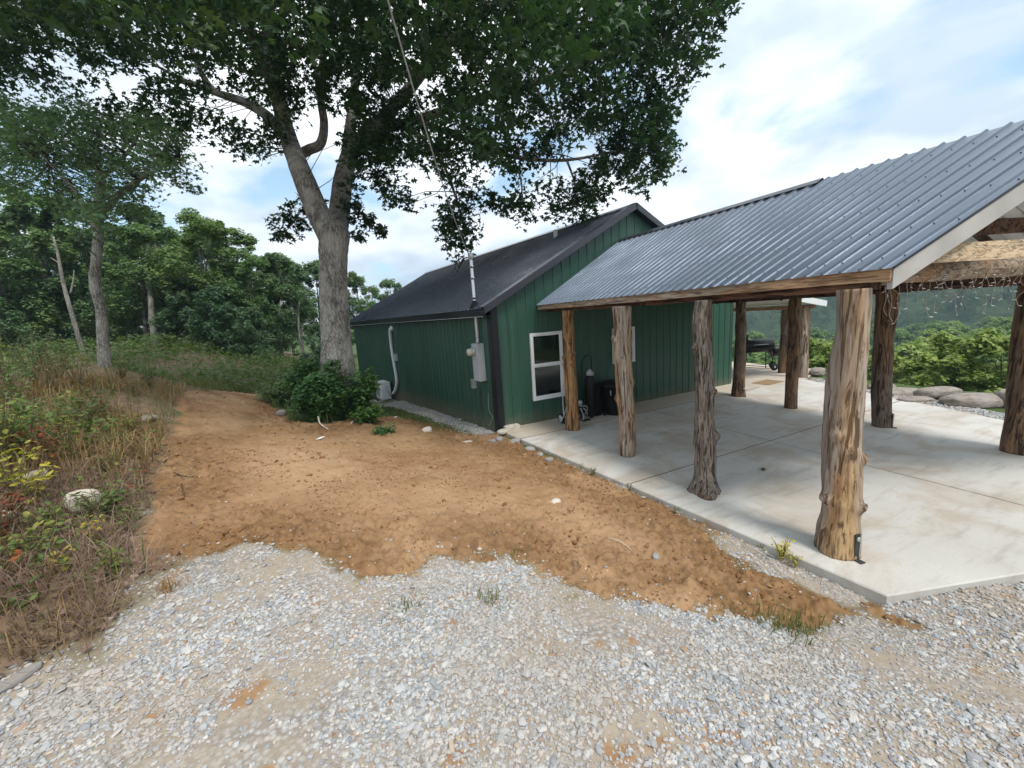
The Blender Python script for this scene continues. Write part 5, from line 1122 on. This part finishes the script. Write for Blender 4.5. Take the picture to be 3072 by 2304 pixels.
def shrub(c, rad, hgt, n, leaf, label, kind='oval', mat='shrub_leaf', group=None, name='shrub', stems=7, seed=1):
    g = np.random.default_rng(seed); t = thing(name, label, 'shrub', c, group); b = MB(); cc = []
    for k in range(stems):
        a = g.uniform(0, 6.28); r = rad * g.uniform(.35, .95); tip = c + [math.cos(a) * r, math.sin(a) * r, hgt * g.uniform(.55, 1.0) * (1 - .35 * (r / rad) ** 2)]; m_ = c + (tip - c) * .5 + [0, 0, hgt * .14]
        b.tube(spline([c - [0, 0, .05], m_, tip], 5), np.linspace(.018, .004, 11), 6, cap=False)
        for f in np.linspace(.22, 1, 11): cc.append(c + (m_ - c) * min(1, f * 2) + (tip - m_) * max(0, f * 2 - 1) + g.normal(0, rad * .12, 3))
    b.build('stems', MT['twig'], t); cc = np.array(cc); per_ = max(1, n // len(cc)); C = np.repeat(cc, per_, 0) + ballpts(len(cc) * per_, g) * rad * .30; C[:, 2] = np.maximum(C[:, 2], c[2] + .02)
    V, T = leaves(C, leaf, kind, .5, droop=.3, g=g); link_mesh('foliage', tri_mesh('foliage', V, T, [MT[mat]], t), t); return t
shrub(og(985, 1262, 0), .66, 1.50, 5200, .13, 'dense dark green bush in front of the oak trunk', seed=3, stems=12)
shrub(og(1072, 1258, 0), .62, 1.25, 3200, .13, 'bright leafy bush between the oak and the air conditioner', seed=4, stems=10)
shrub(og(925, 1240, 0), .55, 1.55, 3000, .12, 'bush at the left foot of the oak trunk', seed=5, stems=9)
shrub(og(850, 1215, 0), .7, .65, 2000, .09, 'low scrubby bush at the edge of the dirt path', mat='fern', seed=6, stems=9)
shrub(og(1045, 1235, 0), .8, 1.6, 2600, .11, 'upright bush hugging the right side of the oak trunk', seed=8, stems=9)
shrub(og(1110, 1275, 0), .42, .45, 900, .09, 'low leafy plant at the dirt edge before the air conditioner', seed=9)
shrub(og(1160, 1305, 0), .35, .16, 500, .06, 'small low weed patch on the dirt near the gravel strip', seed=10, stems=6)
# weeds with broad leaves on the bank
def weed(u, v, h, n, leaf, mat, label, kind='oval', group=None, sp=.5):
    c = og(u, v, 0); g = np.random.default_rng(int(u * 7 + v)); t = thing('weed', label, 'weed', c, group); b = MB(); C = []
    leaf = leaf * .62; n = n * 2
    for k in range(max(1, n // 7)):
        a = g.uniform(0, 6.28); tip = c + [math.cos(a) * h * sp * g.uniform(.2, 1), math.sin(a) * h * sp * g.uniform(.2, 1), h * g.uniform(.65, 1)]; Q = spline([c - [0, 0, .02], (c + tip) / 2 + [0, 0, h * .08], tip], 4); b.tube(Q, np.linspace(.0045, .002, len(Q)), 5, cap=False)
        for f in range(7): C.append(Q[min(len(Q) - 1, 2 + int(f * (len(Q) - 2) / 6))] + g.normal(0, leaf * .5, 3))
    b.build('stem', MT['stem'], t); V, T = leaves(np.array(C), leaf, kind, .45, droop=.4, g=g); link_mesh('leaves', tri_mesh('leaves', V, T, [MT[mat]], t), t); return t
weed(60, 1500, .62, 56, .12, 'yellow_leaf', 'yellow-leaved weed at the left edge, below the dark brush')
weed(70, 1370, .60, 70, .12, 'weed_leaf', 'light green broad-leaved weed at far left')
weed(150, 1420, .55, 70, .085, 'red_leaf', 'dark red sumac weed left of the square rock')
weed(120, 1310, .45, 49, .08, 'red_leaf', 'rust red weed behind the dark red one')
weed(215, 1390, .60, 42, .10, 'weed_leaf', 'tall grey-green mullein-like weed above the square rock')
weed(285, 1350, .52, 35, .16, 'weed_leaf', 'weed with a star of long green leaves above the square rock')
weed(310, 1250, .60, 49, .08, 'weed_leaf', 'pale green weed at the foot of the pale trunk')
weed(110, 1520, .40, 56, .10, 'yellow_leaf', 'yellow-green weed between the red sumac and the slanted rock')
weed(330, 1420, .26, 42, .09, 'weed_leaf', 'low bright green weed by the dirt path edge')
weed(345, 1540, .26, 42, .10, 'weed_leaf', 'leafy green weed right of the square rock')
weed(395, 1600, .30, 35, .07, 'weed_leaf', 'small upright weed on the path edge below the square rock')
weed(190, 1720, .16, 21, .10, 'yellow_leaf', 'lone yellow-green leafy weed in the brown litter')
weed(350, 1740, .28, 56, .07, 'weed_leaf', 'green weed where the weeds meet the gravel')
weed(290, 1640, .30, 28, .06, 'yellow_leaf', 'spindly weed with a yellow leaf below the square rock')
weed(60, 1830, .14, 14, .12, 'weed_leaf', 'broad green leaf low in the litter at lower left')
weed(30, 1690, .25, 28, .08, 'weed_leaf', 'small weed at the left edge in the brown litter')
weed(420, 1380, .35, 35, .06, 'dry_grass', 'brown stalky weed beside the flat grey stone')
weed(30, 1230, .75, 120, .075, 'dark_litter', 'dark dead brush heap at the left edge')
weed(240, 1180, .8, 110, .06, 'dry_grass', 'tall dry brown weed clump before the pale trunk')
weed(150, 1190, .8, 110, .06, 'dry_grass', 'tall dry brown weed clump near the left edge')
weed(400, 1190, .5, 70, .06, 'dry_grass', 'dry brown weed clump right of the pale trunk')
weed(25, 1180, 1.15, 140, .11, 'weed_leaf', 'tall green weed at the left edge below the wood')
weed(110, 1165, 1.1, 140, .10, 'shrub_leaf', 'tall leafy green weed between the left edge and the dead trunk')
weed(185, 1150, .85, 110, .10, 'weed_leaf', 'green weed in front of the thin dead trunk')
weed(60, 1250, .9, 110, .10, 'shrub_leaf', 'dark green leafy weed below the dead brush heap')
weed(370, 1150, .6, 90, .09, 'fern', 'feathery green weed right of the pale trunk')
weed(450, 1165, .5, 90, .09, 'fern', 'feathery green weed between the pale trunk and the dirt path')
weed(230, 1260, .55, 90, .09, 'weed_leaf', 'green weed in the dry grass left of the pale trunk foot')
weed(380, 1310, .4, 70, .08, 'weed_leaf', 'green weed above the flat grey stone by the path')
weed(150, 1620, .35, 70, .08, 'weed_leaf', 'green weed below the square rock in the litter')
weed(15, 1420, .85, 150, .11, 'weed_leaf', 'tall yellowing weed cut by the left edge beside the light green one')
weed(100, 1400, .75, 130, .10, 'shrub_leaf', 'leafy green weed rising behind the slanted pale rock')
weed(180, 1330, .70, 120, .10, 'weed_leaf', 'leafy weed between the rust red weed and the mullein-like one')
weed(270, 1290, .55, 110, .10, 'fern', 'feathery weed behind the star-leaved weed')
weed(20, 1620, .45, 90, .09, 'red_leaf', 'low red-brown weed at the left edge above the litter')
weed(130, 1690, .35, 80, .08, 'weed_leaf', 'green weed in the litter left of the lone yellow-green one')
weed(300, 1560, .35, 70, .08, 'fern', 'feathery low weed just right of and below the square rock')
weed(2345, 1682, .24, 42, .05, 'yellow_leaf', 'tall yellow-green weed growing at the patio edge by the thick post')
weed(2385, 1703, .15, 21, .05, 'yellow_leaf', 'short yellow-green weed right beside the tall one at the patio edge')
weed(2278, 1645, .16, 14, .05, 'yellow_leaf', 'small yellow-green weed left of the tall patio weed')
weed(2025, 1540, .10, 14, .035, 'weed_leaf', 'tiny weed at the patio edge below the shaggy post')
weed(1890, 1475, .12, 14, .035, 'weed_leaf', 'tiny weed at the patio edge below the second post')
weed(1780, 1422, .12, 21, .04, 'weed_leaf', 'small weed tuft at the patio edge near the slim post')
weed(1745, 1406, .10, 14, .04, 'weed_leaf', 'small weed sprig at the patio edge nearest the house')
def tuft(u, v, n, h, label, mat='green_grass', sp=.06):
    c = og(u, v, 0); g = np.random.default_rng(int(u + v)); V, T = blades(c[0] + g.normal(0, sp, n), c[1] + g.normal(0, sp, n), g.uniform(.4, 1, n) * h, g, .7, .004)
    t = thing('grass_tuft', label, 'grass', c); link_mesh('blades', tri_mesh('blades', V, T, [MT[mat]], t), t, kind='stuff')
tuft(1225, 1820, 60, .10, 'small green grass tuft in the gravel, left of the other tuft'); tuft(1475, 1800, 80, .11, 'dark green grass tuft in the middle of the gravel')
tuft(1165, 1855, 30, .06, 'tiny sprig in the gravel beside the left tuft'); tuft(1565, 1665, 60, .08, 'green tuft on the dirt just above the gravel edge'); tuft(2360, 1880, 160, .16, 'ragged weed tuft in the gravel below the patio corner', sp=.12)
tuft(2200, 1840, 50, .07, 'small tuft where dirt meets gravel below the patio'); tuft(1590, 1590, 30, .06, 'thin green sprig on the dirt'); tuft(735, 1880, 30, .07, 'grey-green sprig in the gravel at lower left'); tuft(500, 1780, 40, .16, 'brown dry sprig in the gravel near the weeds', 'dry_grass', .04)

# ------------------------------------------------------------------ things fixed to the long wall
RW = np.array([[HD[0], HN[0], 0], [HD[1], HN[1], 0], [0, 0, 1]])      # local x along the wall, y outward
def wp(t, o, z): return HD * t + HN * o + np.array([0, 0, z])
t = thing('meter_box', 'grey electric meter box with a round meter on the long green wall', 'meter box', wp(.55, .02, 1.05))
MB().box(wp(.52, .10, 1.48), (.27, .16, .84), RW).box(wp(.52, .185, 1.29), (.25, .012, .44), RW).box(wp(.52, .186, 1.72), (.245, .014, .34), RW).build('cabinet', MT['grey_metal'], t)
mt_ = MB().lathe(wp(.56, .19, 1.72), [(.10, 0), (.10, .05), (.092, .055)], HN, 24).build('meter_socket', MT['galv'], t)
MB().lathe(wp(.56, .24, 1.72), [(.080, 0), (.080, .08), (.070, .098), (.0, .102)], HN, 24).build('meter_dial', plain('meter_face', (.55, .52, .42), .2, 0, .1), mt_)
MB().cyl(wp(.52, .09, 1.90), wp(.52, .09, 1.97), .042, 16).build('hub', MT['galv'], t)
m_ = thing('service_mast', 'white service mast rising from the meter box through the roof eave', 'mast', wp(.52, .09, 1.96))
MB().cyl(wp(.52, .09, 1.96), wp(.52, .09, 3.72), .032, 16).build('pipe', MT['white'], m_)
for z in (2.02, 2.62, 2.86, 3.28, 3.52): MB().cyl(wp(.52, .09, z), wp(.52, .09, z + .035), .037, 16).build('clamp', MT['black'] if z > 2.5 else MT['galv'], m_)
for z in (3.29, 3.53): MB().cyl(wp(.46, .09, z + .02), wp(.60, .09, z + .02), .016, 8).build('insulator', MT['white'], m_)
MB().lathe(wp(.52, .09, 2.70), [(.13, -.04), (.10, .02), (.055, .10), (.042, .13)], n=18).build('boot', MT['rubber'], m_)
MB().lathe(wp(.52, .09, 3.70), [(.045, 0), (.062, .03), (.060, .09), (.03, .13)], n=16).build('weatherhead', MT['grey_metal'], m_)
for k, (dx, dz) in enumerate(((.24, .10), (.34, .02), (.15, .16))):
    a = wp(.52, .12, 3.74); MB().tube(spline([a, a + HN * .10 + HD * dx * .4 + [0, 0, -.02], a + HN * .14 + HD * dx + [0, 0, -.28 + dz], a + HN * .10 + HD * (dx + .18) + [0, 0, -.12 + dz], a + HN * .06 + HD * (dx * .7) + [0, 0, .04]], 6), .009, 6).build('wire_loop', MT['rubber'], m_)
# service drop: three wires rising out of the picture
wt = thing('power_line', 'grey service wire running from the mast up through the oak', 'wire', wp(.52, .10, 3.72))
for k in range(3):
    A, B_ = wp(.52, .10, 3.72), at_depth(1130, -120, 3.4); Q = [];
    for f in np.linspace(0, 1, 60):
        p = A + (B_ - A) * f; p[2] -= .55 * 4 * f * (1 - f) * .5; ph = f * 40 + k * 2.1; p = p + np.array([math.cos(ph), 0, math.sin(ph)]) * .006; Q.append(p)
    MB().tube(Q, .0042 if k else .0035, 5).build('strand', MT['galv'] if k == 0 else MT['wire'] if 'wire' in MT else MT['grey_metal'], wt)
b = thing('junction_box', 'small grey outlet box below the meter box', 'outlet box', wp(.93, .02, .82)); MB().box(wp(.93, .06, .94), (.13, .08, .21), RW).build('case', MT['grey_metal'], b); MB().box(wp(.93, .105, .95), (.10, .012, .16), RW).build('cover', MT['galv'], b)
MB().tube(spline([wp(.70, .03, .88), wp(.66, .05, .62), wp(.72, .05, .50), wp(.62, .04, .36)], 5), .008, 6).build('cord', MT['black'], b)
b = thing('grey_wire', 'thin grey wire hanging low on the wall below the meter', 'wire', wp(.32, .02, -.05)); MB().tube(spline([wp(.34, .03, .78), wp(.36, .035, .40), wp(.22, .04, .25), wp(.40, .03, .02)], 5), .005, 5).build('strand', MT['grey_metal'], b)
b = thing('disconnect_box', 'small grey disconnect box beside the white pipe cover', 'outlet box', wp(6.55, .02, 1.17)); MB().box(wp(6.55, .05, 1.28), (.20, .07, .24), RW).build('case', MT['grey_metal'], b); MB().box(wp(6.55, .088, 1.28), (.17, .008, .20), RW).build('cover', MT['grey_metal'], b)
# line set cover
b = thing('pipe_cover', 'curved white pipe cover running down the wall to the air conditioner', 'pipe', wp(6.85, .03, 0))
Q = spline([wp(6.70, .06, 2.30), wp(6.86, .06, 2.16), wp(6.90, .06, 1.6), wp(6.82, .06, 1.0), wp(6.72, .07, .45), wp(6.90, .10, .10), wp(7.15, .12, -.06)], 6); MB().tube(Q, .055, 12).build('duct', MT['white'], b)
MB().lathe(wp(6.68, .0, 2.30), [(.10, 0), (.10, .05), (.07, .09)], HN, 16).build('wall_cap', MT['white'], b)
MB().tube(spline([wp(7.15, .12, -.05), wp(7.30, .18, -.16), wp(7.27, .22, -.10), wp(7.28, .26, .02)], 5), .028, 8).build('hose', MT['grey_metal'], b)
# air conditioner
zb = -.35
b = thing('air_conditioner', 'white outdoor air conditioner unit beside the far part of the long wall', 'air conditioner', wp(7.680, 0.330, zb))
case = MB().box(wp(7.700, 0.320, zb + .37), (.80, .32, .60), RW).box(wp(7.700, 0.320, zb + .68), (.83, .34, .022), RW).build('case', MT['white'], b)
MB().box(wp(7.292, 0.320, zb + .40), (.016, .24, .36), RW).build('valve_cover', MT['white'], b)
for k in range(7): MB().box(wp(7.284, 0.280, zb + .55 - k * .03), (.010, .15, .008), RW).build('louvre', MT['grey_metal'], case)
gr = MB().lathe(wp(7.800, 0.485, zb + .38), [(.235, 0), (.235, .012), (.215, .016)], HN, 28).build('fan_grille', MT['grey_metal'], b)
for k in range(6): MB().box(wp(7.800, 0.505, zb + .20 + k * .07), (.42, .006, .008), RW).build('grille_bar', MT['black'], gr)
for o_ in (.32, .56): MB().box(wp(8.02, o_, zb + .03), (.86, .05, .08), RW).build('foot', MT['trim_black'], b)
tag(MB().box(wp(7.680, 0.340, zb - .04), (1.15, .62, .07), RW).build('equipment_pad', MT['concrete']), 'concrete pad under the air conditioner', 'pad')

# ------------------------------------------------------------------ things on the patio by the gable wall
# paint sprayer on a small wheeled frame, behind the slim post
b = thing('paint_sprayer', 'wheeled airless paint sprayer standing behind the slim post by the window', 'sprayer', (1.550, -.42, 0))
for s in (0, .34): MB().tube(spline([(1.350 + s, -.52, .06), (1.410 + s, -.40, .45), (1.450 + s, -.36, .72), (1.470 + s * .9, -.35, .86)], 4), .013, 8).build('frame', MT['grey_metal'], b)
MB().tube([(1.470, -.35, .86), (1.780, -.35, .86)], .013, 8).build('handle', MT['white'], b)
for x in (1.29, 1.75):
    w = MB().lathe((x, -.46, .115), [(.115, 0), (.115, .04), (.09, .042)], (1, 0, 0), 24).build('wheel', MT['rubber'], b); MB().lathe((x - .006, -.46, .115), [(.082, 0), (.082, .006), (.03, .010), (.03, .03)], (1, 0, 0), 20).build('rim', MT['grey_metal'], w); MB().lathe((x + .041, -.46, .115), [(.082, 0), (.06, .006), (.02, .012)], (1, 0, 0), 20).build('rim', MT['grey_metal'], w)
MB().lathe((1.570, -.40, .34), [(.10, 0), (.11, .05), (.11, .22), (.08, .27), (.03, .28)], (.2, 0, 1), 20).build('pump_body', MT['black'], b)
MB().lathe((1.760, -.55, .36), [(.035, 0), (.05, .02), (.05, .10), (.03, .13)], (0, -.2, 1), 16).build('motor_cap', MT['galv'], b)
MB().tube(spline([(1.430, -.50, .5), (1.350, -.62, .38), (1.250, -.64, .2), (1.190, -.55, .04), (1.330, -.50, .02)], 6), .011, 7).build('hose', MT['grey_metal'], b)
for (p0, p1, p2) in (((1.770, -.55, .34), (1.910, -.60, .33), (1.930, -.58, .20)), ((1.770, -.56, .30), (1.800, -.62, .12), (1.780, -.62, .03)), ((1.830, -.58, .30), (1.880, -.62, .22), (1.920, -.60, .12))): MB().tube(spline([p0, p1, p2], 5), .012, 7).build('suction_tube', MT['galv'], b)
MB().box((1.860, -.62, .02), (.20, .05, .03)).build('leg', MT['trim_black'], b)
# tall dark gas cylinder
b = thing('gas_cylinder', 'tall dark gas cylinder against the wall between the slim post and the black bin', 'cylinder', (2.26, -.28, 0))
MB().lathe((2.26, -.28, 0), [(.10, 0), (.105, .02), (.105, .86), (.09, .93), (.04, .97)], n=24).build('bottle', MT['black'], b); MB().lathe((2.26, -.28, .96), [(.045, 0), (.05, .06), (.03, .10), (.03, .14)], n=14).build('valve', MT['grey_metal'], b); MB().lathe((2.26, -.28, 1.02), [(.09, -.06), (.085, .02), (.05, .05)], n=18).build('cap', MT['grey_metal'], b)
b = thing('hand_truck', 'dark hand truck with small wheels behind the gas cylinder', 'hand truck', (2.30, -.3, 0))
for x in (2.14, 2.42): MB().tube([(x, -.16, .03), (x, -.14, 1.30)], .014, 8).build('rail', MT['trim_black'], b)
MB().tube(spline([(2.14, -.14, 1.30), (2.2, -.2, 1.40), (2.36, -.2, 1.40), (2.42, -.14, 1.30)], 4), .014, 8).build('handle', MT['trim_black'], b)
MB().box((2.28, -.32, .012), (.34, .26, .012)).build('toe_plate', MT['trim_black'], b)
for x in (2.09, 2.47): w = MB().lathe((x - .015, -.52, .05), [(.05, 0), (.05, .03)], (1, 0, 0), 16).build('wheel', MT['rubber'], b)
# black bin
b = thing('bin', 'big round black bin against the wall between the first two posts', 'bin', (2.84, -.46, 0))
MB().lathe((2.84, -.46, 0), [(.29, 0), (.30, .02), (.335, .66), (.355, .67), (.36, .71), (.34, .71), (.30, .62)], n=32).build('body', MT['black'], b)
MB().lathe((2.84, -.46, .70), [(.345, 0), (.345, .025), (.30, .06), (.12, .085), (.0, .09)], n=32).build('lid', MT['black'], b)
for a in (3.75, 5.4): c = np.array([2.84 + .35 * math.cos(a), -.46 + .35 * math.sin(a), .52]); MB().tube(spline([c + [0, 0, .09], c + [math.cos(a) * .03, math.sin(a) * .03, .03], c + [0, 0, -.03]], 4), .012, 7).build('handle', MT['grey_metal'], b)
b = thing('black_box', 'low black block left of the round black bin', 'box', (2.52, -.2, 0)); MB().box((2.50, -.20, .33), (.30, .28, .66)).build('body', MT['black'], b); MB().box((2.50, -.20, .675), (.33, .31, .03)).build('lid', MT['black'], b)  # plain black block filling the dark area left of the bin
# smoker grill on the far deck
gp = at_z(2262, 1112, 0); b = thing('smoker_grill', 'black barrel smoker grill with wheels on the far deck', 'grill', gp); ax = np.array([RT[0], RT[1], 0]); ax /= np.linalg.norm(ax); fx = np.array([-ax[1], ax[0], 0])
def gq(a, o, z): return gp + ax * a + fx * o + np.array([0, 0, z])
def barrel(c, L, r, nm, mat):
    prof = [(r * .92, 0), (r, .02), (r, L - .02), (r * .92, L)]; return MB().lathe(c, prof, ax, 24).build(nm, MT[mat], b)
brl = barrel(gq(-.45, 0, .86), 1.0, .23, 'barrel', 'black'); fb = barrel(gq(.56, 0, .66), .42, .19, 'firebox', 'black')
MB().box(gq(.05, -.30, .80), (.8, .18, .02), np.array([[ax[0], fx[0], 0], [ax[1], fx[1], 0], [0, 0, 1]])).build('shelf', MT['trim_black'], b)
MB().cyl(gq(-.30, 0, 1.05), gq(-.30, 0, 1.28), .05, 12).build('chimney', MT['black'], b); MB().tube([gq(-.2, -.25, .92), gq(.3, -.25, .92)], .014, 8).build('handle', MT['galv'], brl)
for a_, o_ in ((-.38, -.2), (-.38, .2), (.48, -.2), (.48, .2)): MB().tube([gq(a_, o_ * .8, .68), gq(a_ + .05 * np.sign(a_), o_, .03)], .016, 8).build('leg', MT['trim_black'], b)
for o_ in (-.2, .2): MB().tube([gq(-.40, o_, .16), gq(.80, o_, .16)], .012, 6).build('rail', MT['trim_black'], b)
for a_, o_ in ((.56, -.22), (.78, .22)):
    w = MB().lathe(gq(a_, o_ - .02, .12), [(.12, 0), (.12, .04)], fx, 20).build('wheel', MT['rubber'], b); MB().lathe(gq(a_, o_ - .03, .12), [(.03, 0), (.03, .06)], fx, 12).build('hub', MT['grey_metal'], w)
# doormat
c = np.array([8.45, -.58, .006]); R_ = .05; mm = NT('coir_mat'); f = mm.noise(mm.co('World'), 60, 3); mm.col(mm.mix(f, (.22, .14, .07), (.36, .25, .14))); mm.rough(.95); mm.bump(f, .6, .01)
tag(MB().box(c, (.78, .50, .012), np.array([[math.cos(R_), -math.sin(R_), 0], [math.sin(R_), math.cos(R_), 0], [0, 0, 1]])).build('doormat', mm.mat), 'brown doormat on the far patio beside the leaning post', 'doormat')

# ------------------------------------------------------------------ icicle string lights along the porch front
sl = thing('string_lights', 'white icicle string lights hanging along the porch front at right', 'string lights', fr(.3, .30))
mw = plain('light_wire', (.42, .33, .26), .5, 0, .1); bulbm = plain('clear_bulb', (.80, .82, .84), .15, 0, .02, 5, 0, .6)
Q = [np.append(fr(.25 + q, .30)[:2], 2.615 - .02 * abs(math.sin(q * 6))) for q in np.linspace(0, 2.7, 50)]; MB().tube(Q, .0035, 5).build('main_wire', mw, sl)
gl = np.random.default_rng(3)
for k, q in enumerate(np.linspace(.02, 2.65, 44)):
    a = np.append(fr(.25 + q, .30)[:2], 2.61); L = [.18, .30, .24, .42, .34][k % 5] + gl.uniform(-.03, .05); P_ = [a]
    for j in range(5): P_.append(a + [gl.normal(0, .012), gl.normal(0, .012), -L * (j + 1) / 5])
    st = MB().tube(spline(P_, 3), .0022, 4).build('strand', mw, sl)
    for j in range(1, 6):
        if gl.random() < .75:
            d = np.array([gl.normal(0, 1), gl.normal(0, 1), -.3]); d /= np.linalg.norm(d); MB().tube([P_[j], P_[j] + d * .016, P_[j] + d * .030], [.0032, .0042, .001], 5).build('bulb', bulbm, st)
for (u0, v0) in ((2655, 852), (2672, 870)):
    P_ = [at_depth(u0, v0, 3.6), at_depth(u0 + 3, v0 + 40, 3.6), at_depth(u0 - 4, v0 + 75, 3.6), at_depth(u0 + 6, v0 + 95, 3.6)]; MB().tube(spline(P_, 4), .0025, 5).build('strand', mw, sl)

# ------------------------------------------------------------------ trees behind the camera (seen in the window glass) and the air over the valley
for (x, y, s, pt) in ((10, -26, 1.0, woodA), (3, -30, 1.1, woodB), (17, -24, .9, woodC), (-5, -28, 1.0, woodC), (24, -30, 1.1, woodA)):
    plant_tree(pt, 'woodland_tree', {10: 'lone', 3: 'tall', 17: 'small', -5: 'leafy', 24: 'far'}[x] + ' tree behind the camera, mirrored in the house window', (x, y, gz(x, y) - .2), s, x, 'trees behind the camera')
def haze():
    b = MB().box((0, 0, 46), (2060, 2060, 170)); m = NT('haze'); m.t.nodes.remove(m.b); v = m.n('ShaderNodeVolumePrincipled'); v.inputs['Color'].default_value = (.58, .77, 1.0, 1); v.inputs['Density'].default_value = HAZE
    v.inputs['Anisotropy'].default_value = .2; m.l(v.outputs[0], m.out.inputs['Volume']); o = b.build('haze', m.mat, kind='stuff'); return o
HAZE = .0009
if HAZE > 0: haze()
